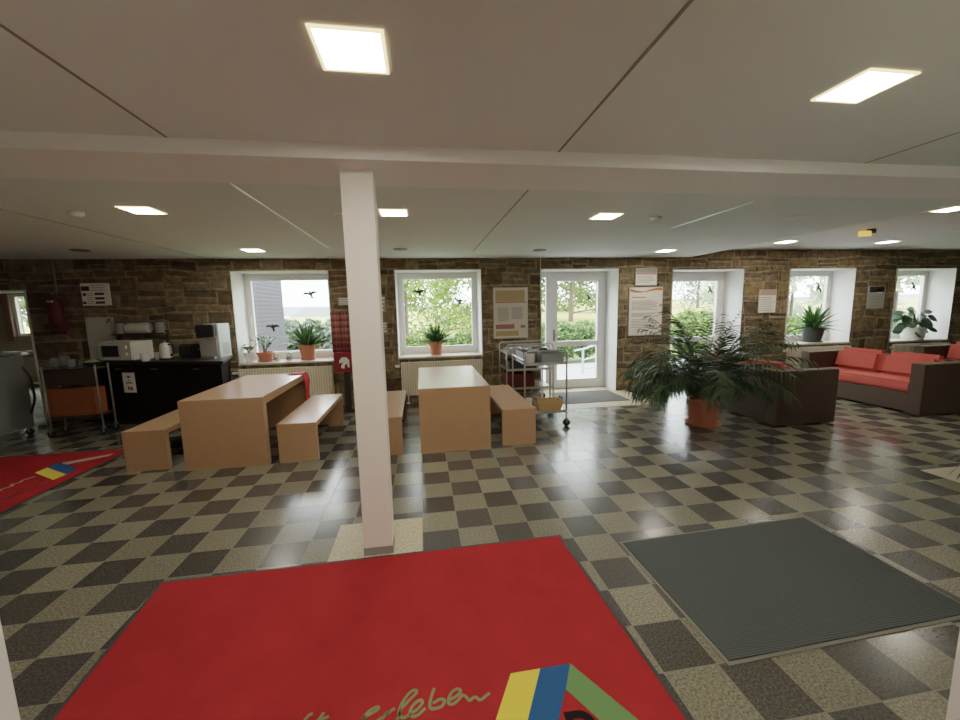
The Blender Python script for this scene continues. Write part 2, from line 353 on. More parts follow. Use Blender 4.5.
# pale granite around pillars, door threshold
o = MB().box(-.66, -.052, 2.38, 2.895, .0005, .003).box(0, 0, 0, 0, 0, 0).build('trim_%d' % n, 'cream'); struct(o, 'pale granite slab under the white pillar', 'trim'); n += 1
o = MB().box(4.574, 5.15, 2.36, 2.87, .0005, .003).build('trim_%d' % n, 'tile'); struct(o, 'pale granite slab at the right edge of the floor', 'trim'); n += 1
o = MB().box(2.05, 3.76, 5.72, 7.22, .0005, .004).build('trim_%d' % n, 'cream'); struct(o, 'pale stone threshold before the glazed door', 'trim'); n += 1
# pillar
col = sroot('column', 'square white painted pillar standing in front of the hall', 'pillar', (-.338, 2.555, 0))
MB().box(-.092, .092, -.075, .075, .055, BZ).build('shaft', 'column', col)
MB().box(-.095, .095, -.078, .078, 0, .055).build('plinth', 'metalp', col)

# back wall with openings: (x0, x1, z0, z1)
OPEN = [(-7.1, -5.745, 0, 2.01), (-2.93, -1.46, .79, 2.255), (-.405, 1.046, .79, 2.255), (2.11, 3.56, 0, 2.25), (4.63, 6.10, 0, 2.225), (7.11, 8.60, .755, 2.225), (9.59, 11.06, .735, 2.21)]
WX0, WX1, WZ = -9.0, 11.75, 2.75
mb = MB(); xs = sorted({WX0, WX1, *[o[0] for o in OPEN], *[o[1] for o in OPEN]})
for a, b in zip(xs, xs[1:]):
    op = [o for o in OPEN if o[0] <= a and o[1] >= b]
    if op:
        o = op[0]
        if o[2] > 0: mb.box(a, b, D, 7.36, 0, o[2]-.031)
        mb.box(a, b, D, 7.36, o[3], WZ)
    else: mb.box(a, b, D, 7.36, 0, WZ)
wb = mb.bm; lay = wb.loops.layers.float_color.new('Col')
MORT = (.30, .25, .165, 1)
for fc in wb.faces:
    for l in fc.loops: l[lay] = MORT
z = 0.0
pal = [(.175, .128, .070), (.145, .104, .058), (.20, .150, .085), (.125, .092, .056), (.165, .128, .082), (.115, .080, .045), (.19, .135, .066)]
def at(x, y, Y):
    d = FW + RT*((x-480)/F) + UP*((360-y)/F); return Vector((0, 0, H)) + d*(Y/d.y)
CALM = []
for q_ in ((493, 287.5, 528.3, 337.8), (629.5, 287, 661.5, 335), (636, 268, 657, 285.3), (760.3, 289.5, 775.2, 312.3), (869.5, 286, 883.5, 308.3), (79.5, 283.3, 111, 305.3), (84, 317.5, 117.5, 356), (337.5, 297.5, 352, 305), (379, 296, 387.5, 333)):
    a_, b_ = at(q_[0], q_[1], D-.04), at(q_[2], q_[3], D-.04); CALM.append((a_.x-.03, b_.x+.03, b_.z-.03, a_.z+.03))
CALM.append((2.07, 2.13, 1.5, 2.5))
def warp(x, zz, row):
    m = 1.0
    for o in OPEN:
        dx = max(o[0]-x, x-o[1], 0); dz = max((o[2]-.031 if o[2] > 0 else 0)-zz, zz-o[3], 0); m = min(m, math.hypot(dx, dz)/.16)
    m = min(m, zz/.2, (2.66-zz)/.12)
    return zz + max(m, 0)*(.022*math.sin(x*2.3+zz*5.1)+.014*math.sin(x*5.7-zz*9))
def stone(x0, x1, z0, z1):
    if x1-x0 < .03 or z1-z0 < .03: return
    g = .011; j = lambda: random.uniform(-.013, .013)
    q = [(x0+g+j(), z0+g+j()), (x1-g+j(), z0+g+j()), (x1-g+j(), z1-g+j()), (x0+g+j(), z1-g+j())]
    dep = random.uniform(.008, .022); ins = .012; jt = .004
    if any(x1 > c_[0] and x0 < c_[1] and z1 > c_[2]-.05 and z0 < c_[3]+.05 for c_ in CALM): dep = .009; jt = .001
    q = [(x, warp(x, zz, 0)) for x, zz in q]
    cx, cz = (x0+x1)/2, (z0+z1)/2
    b = [wb.verts.new((x, D, zz)) for x, zz in q]
    t = [wb.verts.new((x+math.copysign(ins, cx-x), D-dep+random.uniform(-jt, jt), zz+math.copysign(ins, cz-zz))) for x, zz in q]
    col_ = random.choice(pal); k = random.uniform(.85, 1.45); col_ = (*[v*k for v in col_], 1)
    fs = [wb.faces.new(t)] + [wb.faces.new((b[i], b[(i+1) % 4], t[(i+1) % 4], t[i])) for i in range(4)]
    for i, fc in enumerate(fs):
        for l in fc.loops: l[lay] = col_
while z < 2.6:
    h = random.choice((.10, .13, .16, .20, .24, .27)); z1 = min(z+h, 2.66); x = WX0 + random.uniform(-.3, 0)
    while x < WX1:
        w = random.uniform(.16, .55) if h > .1 else random.uniform(.2, .6)
        a, b = max(x, WX0), min(x+w, WX1); segs = [(a, b, z, z1)]
        for o in OPEN:
            new = []
            for (p, q, r, s) in segs:
                o2 = o[2]-.031 if o[2] > 0 else 0
                if q <= o[0] or p >= o[1] or s <= o2 or r >= o[3]: new.append((p, q, r, s)); continue
                if p < o[0]: new.append((p, o[0], r, s))
                if q > o[1]: new.append((o[1], q, r, s))
                pp, qq = max(p, o[0]), min(q, o[1])
                if r < o2: new.append((pp, qq, r, o2))
                if s > o[3]: new.append((pp, qq, o[3], s))
            segs = new
        for (p, q, r, s) in segs:
            if s-r > .15 and q-p > .2 and random.random() < .55:
                mz = r+(s-r)*random.uniform(.4, .6); stone(p, q, r, mz); stone(p, q, mz, s)
            else: stone(p, q, r, s)
        x += w
    z = z1
o = mb.build('wall_back', 'stone'); struct(o, 'rough brown rubble stone wall holding the windows and doors', 'wall')

# ------------------------------------------------------------------ windows and doors
YF = 7.22
def frame_mb(x0, x1, z0, z1, w, y0, y1, wb_=None, wt=None):
    wb_ = wb_ or w; wt = wt or w
    return MB().box(x0, x0+w, y0, y1, z0, z1).box(x1-w, x1, y0, y1, z0, z1).box(x0+w, x1-w, y0, y1, z0, z0+wb_).box(x0+w, x1-w, y0, y1, z1-wt, z1)
def reveal(root, o, floor=False, sill=True):
    x0, x1, z0, z1 = o; t = .010; y0 = D-.025
    mb = MB().box(x0, x0+t, y0, 7.36, z0, z1).box(x1-t, x1, y0, 7.36, z0, z1).box(x0+t, x1-t, y0, 7.36, z1-t, z1)
    mb.build('reveal', 'white', root)
    if not floor: MB().box(x0-.01, x1+.01, y0-.02, YF, z0-.03, z0).build('sill', 'sill', root)
def window(k, o, label, handle=False):
    x0, x1, z0, z1 = o; r = sroot('window_%d' % k, label, 'window')
    reveal(r, o)
    frame_mb(x0+.01, x1-.01, z0, z1-.01, .045, YF+.01, YF+.08, .06, .05).build('window_frame', 'pvc', r)
    sa = frame_mb(x0+.055, x1-.055, z0+.06, z1-.06, .06, YF, YF+.06, .075, .06).build('sash', 'pvc', r)
    MB().box(x0+.105, x1-.105, YF+.025, YF+.03, z0+.125, z1-.11).build('pane', 'glass', sa)
    if handle:
        hx = x0+.085; hz = (z0+z1)/2
        MB().box(hx-.012, hx+.012, YF-.012, YF, hz-.035, hz+.035).box(hx-.008, hx+.008, YF-.05, YF-.012, hz-.008, hz+.008).box(hx-.009, hx+.009, YF-.055, YF-.04, hz-.12, hz+.01).build('handle', 'pvc', sa)
    return r
window(1, OPEN[1], 'white framed window with a slate wing of the building visible outside', True)
window(2, OPEN[2], 'white framed window behind the second table, trees outside', True)
window(3, OPEN[5], 'white framed window holding the plant in the dark grey pot', True)
window(4, OPEN[6], 'white framed window at the right end with the broad-leaved plant', True)
def door(k, o, label, light):
    x0, x1, z0, z1 = o; r = sroot('door_%d' % k, label, 'door'); reveal(r, o, True)
    frame_mb(x0+.01, x1-.01, .005, z1-.01, .05, YF+.01, YF+.08, .03, .05).build('door_frame', 'pvc', r)
    lx = x0+.06
    if light:
        mx = x0+.30
        sd = frame_mb(x0+.06, mx-.02, .035, z1-.06, .04, YF+.02, YF+.07, .12, .05).build('sidelight', 'pvc', r); MB().box(x0+.10, mx-.06, YF+.04, YF+.045, .155, z1-.11).build('pane', 'glass', sd)
        MB().box(mx-.02, mx+.03, YF+.01, YF+.08, .035, z1-.06).build('mullion', 'pvc', r); lx = mx+.03
    rx = x1-.06; gx0, gx1 = lx+.125, rx-.125
    leaf = frame_mb(lx, rx, .035, z1-.06, .125, YF-.005, YF+.06, .15, .13).box(gx0, gx1, YF-.005, YF+.06, .83, .93).build('leaf', 'pvc', r)
    MB().box(gx0, gx1, YF+.025, YF+.03, .185, .83).build('pane', 'glass', leaf); MB().box(gx0, gx1, YF+.025, YF+.03, .93, z1-.19).build('pane', 'glass', leaf)
    hx = lx+.06
    MB().box(hx-.02, hx+.02, YF-.018, YF-.005, .94, 1.16).tube([(hx, YF-.018, 1.08), (hx, YF-.06, 1.08), (hx+.12, YF-.06, 1.08)], .011).build('handle', 'dsteel', leaf)
door(1, OPEN[3], 'white glazed terrace door with narrow side light behind the trolleys', True)
door(2, OPEN[4], 'white floor-length glazed door behind the palm', False)
# annex opening lining
r = sroot('door_3', 'open doorway at far left leading into the dining annex', 'doorway')
x0, x1, z0, z1 = OPEN[0]
MB().box(x0, x0+.02, D-.02, 7.36, 0, z1).box(x1-.02, x1, D-.02, 7.36, 0, z1).box(x0+.02, x1-.02, D-.02, 7.36, z1-.02, z1).build('reveal', 'white', r)
# annex room
YB = 10.3
fl = MB().box(-12, -3.6, 7.36, YB+.25, -.1, 0).build('floor', 'floor'); struct(fl, 'tiled floor of the annex beyond the far left doorway', 'floor')
c = MB().box(-12, -3.6, 7.36, YB+.25, 2.5, 2.75).build('ceiling', 'ceil'); struct(c, 'ceiling of the annex beyond the far left doorway', 'ceiling')
def at(x, y, Y):
    d = FW + RT*((x-480)/F) + UP*((360-y)/F); return Vector((0, 0, H)) + d*(Y/d.y)
a_, b_ = at(8, 294, YB), at(31, 336, YB)
ax0, ax1, az0, az1 = a_.x-.02, b_.x, b_.z, a_.z
dx0, dx1 = ax1+.15, ax1+2.6
mb = MB().box(-12, ax0, YB, YB+.25, 0, 2.5).box(ax1, dx0, YB, YB+.25, 0, 2.5).box(dx1, -3.6, YB, YB+.25, 0, 2.5).box(dx0, dx1, YB, YB+.25, 2.1, 2.5).box(ax0, ax1, YB, YB+.25, 0, az0).box(ax0, ax1, YB, YB+.25, az1, 2.5)
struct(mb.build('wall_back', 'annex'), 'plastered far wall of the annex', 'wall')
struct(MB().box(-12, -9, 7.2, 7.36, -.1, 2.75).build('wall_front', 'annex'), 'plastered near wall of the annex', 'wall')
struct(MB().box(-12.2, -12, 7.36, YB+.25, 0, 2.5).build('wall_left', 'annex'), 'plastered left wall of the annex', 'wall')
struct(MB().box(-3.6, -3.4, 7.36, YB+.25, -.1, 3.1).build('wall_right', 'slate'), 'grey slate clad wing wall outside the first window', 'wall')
w5 = sroot('window_5', 'bright window in the annex with a pink curtain', 'window')
frame_mb(ax0, ax1, az0, az1, .06, YB+.08, YB+.14).build('window_frame', 'pvc', w5)
MB().box(ax0+.06, ax1-.06, YB+.10, YB+.105, az0+.06, az1-.06).build('pane', 'glass', w5)
d4 = sroot('door_4', 'glazed double door lighting the annex floor', 'door')
frame_mb(dx0, dx1, .0, 2.1, .08, YB+.08, YB+.14).box((dx0+dx1)/2-.06, (dx0+dx1)/2+.06, YB+.08, YB+.14, .08, 2.02).build('door_frame', 'pvc', d4)
MB().box(dx0+.08, (dx0+dx1)/2-.06, YB+.10, YB+.105, .08, 2.02).build('pane', 'glass', d4); MB().box((dx0+dx1)/2+.06, dx1-.08, YB+.10, YB+.105, .08, 2.02).build('pane', 'glass', d4)
cu = MB(); pts = []
for i in range(25): pts.append((ax0-.10+i*.0065, YB-.06+.02*math.sin(i*1.3)))
for (p, q) in zip(pts, pts[1:]):
    vs = [cu.bm.verts.new((*p, az0-.1)), cu.bm.verts.new((*q, az0-.1)), cu.bm.verts.new((*q, az1+.05)), cu.bm.verts.new((*p, az1+.05))]; cu.bm.faces.new(vs)
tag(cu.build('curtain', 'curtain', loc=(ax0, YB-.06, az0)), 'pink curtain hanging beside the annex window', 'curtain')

# ------------------------------------------------------------------ ceiling lights and detectors
def make_light(loc, label):
    t = thing('ceiling_light', label, 'ceiling light', loc, group='square recessed ceiling lights')
    frame_mb(-.118, .118, -.118, .118, .012, -.006, .0).build('frame', 'lframe', t).rotation_euler = (PI/2, 0, 0)
    o = MB().box(-.106, .106, -.106, .106, -.004, -.001).build('diffuser', 'lamp', t)
    return t
L0 = make_light((-.2, 1.53, CZN), 'lit square ceiling light nearest the camera, above the red mat')
for (x, y, z, lab) in ((1.88, 1.53, CZN, 'lit square ceiling light above the grey ribbed mat'), (-2.2, 3.68, CZ, 'lit square ceiling light above the left table front'), (-.2, 3.65, CZ, 'lit square ceiling light just right of the pillar'),
        (1.79, 3.68, CZ, 'lit square ceiling light above the floor before the trolleys'), (-2.22, 5.88, CZ, 'small looking lit square ceiling light above the far end of the left table'), (3.92, 5.95, CZ, 'lit square ceiling light over the palm, near the sign'),
        (6.08, 5.93, CZR, 'lit square ceiling light above the gap between both sofas'), (8.07, 5.91, CZR, 'lit square ceiling light above the red sofa against the window side'), (5.93, 3.75, CZR, 'lit square ceiling light cut by the right picture edge'), (-.25, -.55, CZN, 'added unseen square light on the left behind the entrance wall, brightening the pillar'), (.75, -.55, CZN, 'added unseen square light on the right behind the entrance wall, brightening the pillar')):  # last two are added unseen lights that brighten the pillar front
    dup(L0, (x, y, z), lab)
def round_thing(name, loc, lab, cat, prof, m, grp=None):
    o = MB().lathe(prof, (0, 0, 0), 20).build(name, m, smooth=True); o.location = loc; tag(o, lab, cat, grp); return o
pd = [(.055, 0), (.055, -.018), (.04, -.034), (.02, -.038)]; pf = [(.10, 0), (.10, -.008), (.075, -.014), (.02, -.014)]
for (x, y, z, lab) in ((-2.75, 3.78, CZ, 'round white smoke detector left of the pillar, over the left table'), (-.66, 3.70, CZ, 'round white smoke detector half hidden behind the pillar top'), (2.31, 3.69, CZ, 'round smoke detector on the ceiling above the serving trolley')):
    round_thing('smoke_detector', (x, y, z), lab, 'smoke detector', pd, 'det', 'smoke detectors')
for (x, y, z, lab) in ((-4.28, 5.87, CZ, 'flat round ceiling vent above the coffee counter'), (-.25, 5.78, CZ, 'flat round ceiling vent above the window with one potted plant'), (1.81, 5.87, CZ, 'flat round ceiling vent left of the terrace door'), (3.8, 3.6, CZ, 'flat round ceiling vent in front of the palm')):
    round_thing('ceiling_vent', (x, y, z), lab, 'vent', pf, 'greyp' if y > 5 else 'det', 'round ceiling vents')
t = thing('emergency_light', 'amber emergency exit lamp hanging from the raised ceiling', 'emergency light', (6.28, 4.85, CZR))  # amber box is an emergency light
MB().box(-.02, .02, -.02, .02, -.03, 0).box(.02, .09, -.04, .04, -.06, 0).build('bracket', 'blackp', t); MB().box(-.12, .03, -.035, .035, -.10, -.03, .006).build('lamp_body', 'amber', t)

# ------------------------------------------------------------------ mats
MW = [(-1.615, 2.437), (.908, 2.470), (.995, .66), (-1.44, .66)]
def shrink(P, d):
    c = (sum(p[0] for p in P)/4, sum(p[1] for p in P)/4); return [(p[0]+math.copysign(d, c[0]-p[0]), p[1]+math.copysign(d, c[1]-p[1])) for p in P]
t = thing('entrance_mat', 'large red mat with script lettering and coloured house emblem, in front of the pillar', 'mat', (-.3, 1.5, 0)); t0 = Vector((-.3, 1.5, 0))
def mp(mb, name, m, parent, off): 
    bmesh.ops.translate(mb.bm, vec=-off, verts=mb.bm.verts); return mb.build(name, m, parent)
mp(MB().poly(MW, .0032, .0065), 'border', 'rubber', t, t0); mp(MB().poly(shrink(MW, .022), .0066, .011), 'pile', 'red', t, t0)
ZT = .0125
def flat(pts): 
    mb = MB(); mb.poly(pts, .0112, ZT); return mb
mp(flat([(.325, 1.491), (.459, 1.492), (.351, 1.298), (.185, .99), (.045, .99), (.229, 1.319)]), 'emblem_yellow', 'yellow', t, t0)
mp(flat([(.459, 1.492), (.598, 1.494), (.536, 1.383), (.469, 1.278), (.315, .99), (.185, .99), (.351, 1.298)]), 'emblem_blue', 'blue', t, t0)
mp(flat([(.598, 1.494), (.759, 1.23), (.905, .99), (.775, .99), (.613, 1.254), (.536, 1.383)]), 'emblem_green', 'green', t, t0)
STR = {'e1': [(-.290,1.395),(-.282,1.405),(-.261,1.415),(-.234,1.429),(-.237,1.438),(-.252,1.436),(-.273,1.423),(-.288,1.40),(-.285,1.375),(-.262,1.368),(-.235,1.38),(-.214,1.395)],
 'r': [(-.214,1.385),(-.198,1.41),(-.194,1.404),(-.182,1.414),(-.168,1.421)],
 'l': [(-.160,1.375),(-.149,1.388),(-.141,1.415),(-.108,1.448),(-.082,1.473),(-.089,1.485),(-.108,1.479),(-.131,1.452),(-.145,1.424),(-.149,1.399),(-.14,1.381),(-.12,1.378)],
 'e2': [(-.120,1.38),(-.103,1.388),(-.075,1.404),(-.058,1.425),(-.064,1.437),(-.081,1.433),(-.098,1.417),(-.106,1.395),(-.097,1.377),(-.075,1.379),(-.046,1.402)],
 'b': [(-.008,1.48),(-.021,1.446),(-.029,1.414),(-.025,1.397),(-.008,1.393),(.018,1.397),(.031,1.414),(.027,1.425),(.011,1.427),(-.016,1.416)],
 'e3': [(.05,1.418),(.08,1.429),(.099,1.444),(.096,1.457),(.08,1.459),(.06,1.445),(.048,1.422),(.049,1.403),(.066,1.4),(.088,1.412)],
 'n': [(.088,1.412),(.107,1.429),(.121,1.419),(.132,1.403),(.151,1.412),(.163,1.409),(.176,1.397),(.199,1.409),(.219,1.42)],
 't': [(-.448,1.452),(-.458,1.43),(-.468,1.40),(-.472,1.36),(-.462,1.34),(-.445,1.35)], 'tb': [(-.50,1.415),(-.46,1.423),(-.425,1.432)], 'f': [(-.49,1.452),(-.505,1.45),(-.52,1.42),(-.54,1.36),(-.555,1.28),(-.545,1.27),(-.535,1.29)]}
for s_ in STR.values(): mp(MB().ribbon(s_, .0125, .011, ZT), 'script_letter', 'letter', t, t0)
def text_mesh(body, size, loc, rz, m, parent, bold=.0, flat_on='floor', name='lettering'):
    cu = bpy.data.curves.new('t', 'FONT'); cu.body = body; cu.size = size; cu.extrude = .0006; cu.offset = bold
    to = bpy.data.objects.new('t', cu); COL.objects.link(to); dg = bpy.context.evaluated_depsgraph_get(); me = bpy.data.meshes.new_from_object(to.evaluated_get(dg))
    bpy.data.objects.remove(to); me.materials.clear(); me.materials.append(M[m]); o = bpy.data.objects.new(name, me); COL.objects.link(o); o.parent = parent; o.location = loc
    o.rotation_euler = (0, 0, rz) if flat_on == 'floor' else (PI/2, 0, 0); return o
for ch_, x_, y_ in (('D', .485, 1.18), ('J', .57, 1.07), ('H', .63, .97)): text_mesh(ch_, .155, (x_+.3, y_-1.5, ZT), -.02, 'black', t, .008, name='block_letter')
# second red mat, far left
t0 = Vector((-4.4, 4.3, 0)); t = thing('entrance_mat', 'red mat with a small emblem lying before the trolley at far left', 'mat', t0)
P2 = [(-3.492, 5.135), (-3.492, 3.35), (-5.55, 3.35), (-5.55, 5.15)]
mp(MB().poly(P2, .002, .006), 'border', 'rubber', t, t0); mp(MB().poly(shrink(P2, .022), .0061, .011), 'pile', 'red', t, t0)
mp(MB().box(-5.5, -3.6, 5.137, 5.152, .002, .012), 'edge_glint', 'seamwhite', t, t0)  # bright strip stands in for the glint along the mat's far edge
mp(flat([(-4.006, 4.51), (-4.005, 4.643), (-3.632, 4.395), (-3.65, 4.27)]), 'emblem_yellow', 'yellow', t, t0)
mp(flat([(-4.005, 4.643), (-4.01, 4.795), (-3.665, 4.564), (-3.632, 4.395)]), 'emblem_blue', 'blue', t, t0)
mp(flat([(-3.97, 4.765), (-3.60, 4.98), (-3.60, 4.90), (-3.87, 4.70)]), 'emblem_green', 'creamline', t, t0)
mb = MB()
for s_ in ([(-3.95,3.55),(-3.93,3.7),(-3.96,3.8),(-3.93,3.9),(-3.933,4.083)], [(-3.933, 4.083), (-3.95, 4.13), (-3.92, 4.182), (-3.96, 4.22), (-3.93, 4.269), (-3.95, 4.32), (-3.911, 4.40)]): mp(MB().ribbon(s_, .022, .011, ZT), 'script_letter', 'creamline', t, t0)
for s_ in ([(-3.69, 3.5), (-3.70, 3.82)], [(-3.692, 3.85), (-3.703, 3.96)], [(-3.69, 4.0), (-3.687, 4.12)], [(-3.684, 4.16), (-3.66, 4.24)], [(-3.76, 4.70), (-3.70, 4.80), (-3.64, 4.83)]): mp(MB().ribbon(s_, .035, .011, ZT), 'small_letter', 'darkred', t, t0)
# grey ribbed mat
t0 = Vector((2, 1.9, 0)); P3 = [(1.285, 2.30), (2.745, 2.355), (2.735, 1.43), (1.305, 1.39)]
t = thing('ribbed_mat', 'dark grey ribbed mat set into the floor right of the red mat', 'mat', t0)
mp(MB().poly([(p[0]+math.copysign(.018, p[0]-2), p[1]+math.copysign(.018, p[1]-1.9)) for p in P3], .0005, .004), 'border', 'curb', t, t0); mp(MB().poly(P3, .0041, .009), 'pile', 'greymat', t, t0)
o = MB().box(2.27, 3.43, 6.02, 6.88, .0042, .011).build('door_mat', 'doormat', loc=(2.85, 6.45, 0)); tag(o, 'grey brown door mat lying on the threshold inside the terrace door', 'mat')

# ------------------------------------------------------------------ tables and benches
def slab_piece(w, l, h, tt, te, root, top):
    MB().box(-w/2, w/2, -l/2, l/2, h-tt, h, .004).build(top, 'beech', root)
    for s in (-1, 1): MB().box(-w/2+.002, w/2-.002, s*(l/2-.003)-(te if s > 0 else 0), s*(l/2-.003)+(0 if s > 0 else te), 0, h-tt).build('end_panel', 'beech', root)
T = thing('table', 'beech slab table at left with red cloth on its far corner', 'table', (-2.055, 5.06, 0), group='beech slab tables'); slab_piece(.80, 1.60, .735, .085, .085, T, 'tabletop')
dup(T, (.337, 5.07, 0), 'beech slab table right of the pillar before the middle window')
B = thing('bench', 'beech slab bench left of the left table', 'bench', (-2.865, 5.09, 0), group='beech slab benches'); slab_piece(.40, 1.46, .425, .055, .06, B, 'seat')
dup(B, (-1.36, 5.03, 0), 'beech slab bench between the left table and the pillar'); dup(B, (-.455, 5.03, 0), 'beech slab bench half hidden by the pillar, left of the second table'); dup(B, (1.085, 5.06, 0), 'beech slab bench right of the second table, beside the trolley')

# red cloth over far right corner of left table
mb = MB(); cx, cyy, ch = -1.70, 5.80, .737
G = 12; vs = {}
for i in range(G+1):
    for j in range(5):
        u = i/G; x = cx-.16+u*.24 if u < .9 else cx+.075
        y = cyy-.12+j*.05; zz = ch+.006+.006*math.sin(i*1.4+j)
        sdist = (cx-.16+u*.62)-(-1.652)
        if sdist > 0: x = -1.642+.012*math.sin(j*1.9+i)+.01; zz = ch-sdist*1.0
        else: x = cx-.16+u*.62
        vs[i, j] = mb.bm.verts.new((x, y, zz+.004))
for i in range(G):
    for j in range(4): mb.bm.faces.new((vs[i, j], vs[i+1, j], vs[i+1, j+1], vs[i, j+1]))
o = mb.build('cloth', 'redcloth', smooth=True, loc=(cx, cyy, ch)); o.modifiers.new('s', 'SOLIDIFY').thickness = .004
tag(o, 'red cloth draped over the far corner of the left table', 'cloth')

# ------------------------------------------------------------------ sofas
def make_sofa(label, loc, rz, grp):
    t = thing('sofa', label, 'sofa', loc, rz, grp); W, Dp, Hh = 1.75, .88, .72          # length along y, front at -x
    y = W/2
    MB().box(-Dp/2+.04, Dp/2-.02, -y+.16, y-.16, .03, .29, .006).build('base', 'wicker', t)
    for s in (-1, 1):
        MB().box(-Dp/2, Dp/2, s*y-(.16 if s > 0 else 0), s*y+(0 if s > 0 else .16), .015, Hh, .008).build('armrest', 'wicker', t)
    MB().box(Dp/2-.11, Dp/2, -y+.16, y-.16, .015, Hh, .008).build('backrest', 'wicker', t)
    MB().box(-Dp/2+.05, Dp/2-.13, -y+.165, y-.165, .295, .445, .035).build('seat_cushion', 'sofa', t, True)
    for s in (-1, 1):
        c_ = bmesh.new(); bmesh.ops.create_cube(c_, size=1)
        for v in c_.verts: v.co = Vector((v.co.x*.22, v.co.y*((W-.33)/2-.004), v.co.z*.39))
        bmesh.ops.bevel(c_, geom=c_.edges[:], offset=.07, segments=5, affect='EDGES')
        c2 = MB().merge(c_, Matrix.Translation((.145, s*(W-.33)/4, .600)) @ Matrix.Rotation(.22, 4, 'Y'))
        c2.build('back_cushion', 'sofa', t, True)
    return t
S = make_sofa('dark woven sofa with coral red cushions, its seat facing the camera side', (7.08, 5.125, 0), 0, 'dark woven sofas with red cushions')
dup(S, (4.885, 5.145, 0), 'dark woven sofa seen from behind, right of the palm', PI)
dup(S, (9.60, 5.2, 0), 'dark woven sofa at the right picture edge, behind the facing sofa', 0)
# feet
# ------------------------------------------------------------------ plants
def pot(root, r0, r1, h, m, saucer=True, rim=True):
    prof = [(r0, 0), (r1, h*.8 if rim else h)]
    if rim: prof += [(r1*1.08, h*.8), (r1*1.1, h), (r1*.98, h), (r1*.92, h*.86)]
    else: prof += [(r1*.94, h), (r1*.9, h*.86)]
    MB().lathe(prof, (0, 0, .008 if saucer else 0)).build('pot', m, root, True)
    if saucer: MB().lathe([(r0*.9, 0), (r0*1.25, .006), (r0*1.32, .03), (r0*1.24, .03), (r0*1.1, .008)], n=24).build('saucer', m, root, True)
    MB().lathe([(r1*.9, h*.84), (r1*.45, h*.88)]).build('soil', 'soil', root)
def spiky(root, z, n, ln, w, m='spiky', spread=1.0, droop=.3, low=.0):
    
    mb = MB()
    for i in range(n):
        a = i*2.399+random.uniform(-.2, .2); k = (i+.5)/n
        el = (1.45-1.25*k*spread)+random.uniform(-.1, .1)+low; L_ = ln*random.uniform(.78, 1.08)*(.85+.15*k)
        b = Vector((.02*math.cos(a), .02*math.sin(a), z+.12*(1-k)*ln)); d = Vector((math.cos(a)*math.cos(el), math.sin(a)*math.cos(el)*(.34 if math.sin(a) > 0 else .75), math.sin(el)))
        mb.leaf(b, b+d*L_, w, sag=droop*L_*k, seg=6, roll=random.choice((-1, 1))*random.uniform(.3, 1.1))
    mb.build('leaves', m, root)
t = thing('potted_plant', 'spiky green plant in a terracotta pot on the first window sill', 'plant', (-1.93, 7.0, .79)); pot(t, .09, .125, .25, 'terra'); spiky(t, .22, 54, .46, .055, spread=.95, droop=.15); 
t = thing('potted_plant', 'dense spiky plant in a terracotta pot on the middle window sill', 'plant', (.245, 7.0, .79)); pot(t, .095, .11, .24, 'terra', False); spiky(t, .2, 84, .42, .046, spread=1.1, droop=.12)
t = thing('potted_plant', 'spiky plant with drooping leaves in a dark grey pot', 'plant', (7.98, 7.0, .755)); pot(t, .14, .19, .30, 'darkpot'); spiky(t, .28, 76, .56, .055, spread=1.1, droop=.25)
mb = MB()
for a in (0.1, -.5, 2.8): mb.leaf((0, 0, .3), (.55*math.cos(a), .4*math.sin(a), .48), .025, sag=.45, seg=8)
mb.build('trailing_leaf', 'spiky', t)
t = thing('potted_plant', 'broad-leaved plant in a white pot on the last window sill', 'plant', (10.45, 6.98, .735)); pot(t, .17, .21, .26, 'cer', False, False)
mb = MB(); ms = MB()
for i in range(46):
    a = i*2.4; R_ = random.uniform(.08, .34); zt = random.uniform(.24, .72)-R_*.4
    b = Vector((R_*math.cos(a), R_*math.sin(a)*.6, zt)); tip = b+Vector((.20*math.cos(a), .12*math.sin(a), random.uniform(-.16, .05)))
    mb.leaf(b, tip, .15, sag=.03, seg=5, shape='oval', roll=random.uniform(.4, 1.2)*(1 if math.cos(a) > 0 else -1)); ms.tube([(0, 0, .2), (b.x*.5, b.y*.5, b.z*.75+.1), b], .006, 5)
mb.build('leaves', 'broad', t); ms.build('stem', 'stem', t)
def jade(label, loc, pr, ph, m, n, hh, sp_):
    t = thing('potted_plant', label, 'plant', loc); pot(t, pr*.75, pr, ph, m, m == 'terra', m == 'terra')
    ms = MB(); mb = MB()
    for i in range(n):
        a = i*2.399; e = Vector((sp_*math.cos(a)*random.uniform(.3, 1), sp_*math.sin(a)*random.uniform(.3, .8), ph+hh*random.uniform(.55, 1)))
        ms.tube([(0, 0, ph*.85), (e.x*.4, e.y*.4, ph+(e.z-ph)*.55), e], .006, 5, .003)
        for k in range(9):
            q = Vector((0, 0, ph)).lerp(e, .45+.06*k); a2 = random.uniform(0, 2*PI); mb.leaf(q, q+Vector((.06*math.cos(a2), .06*math.sin(a2), random.uniform(0, .05))), .042, seg=4, shape='oval')
    ms.build('stem', 'stem', t); mb.build('leaves', 'jade', t)
jade('small branching plant in a low terracotta pot on the first window sill', (-2.60, 6.98, .79), .12, .15, 'terra', 9, .36, .24)
jade('tiny plant in a white pot at the left end of the first window sill', (-2.835, 6.94, .79), .075, .16, 'cer', 6, .13, .1)
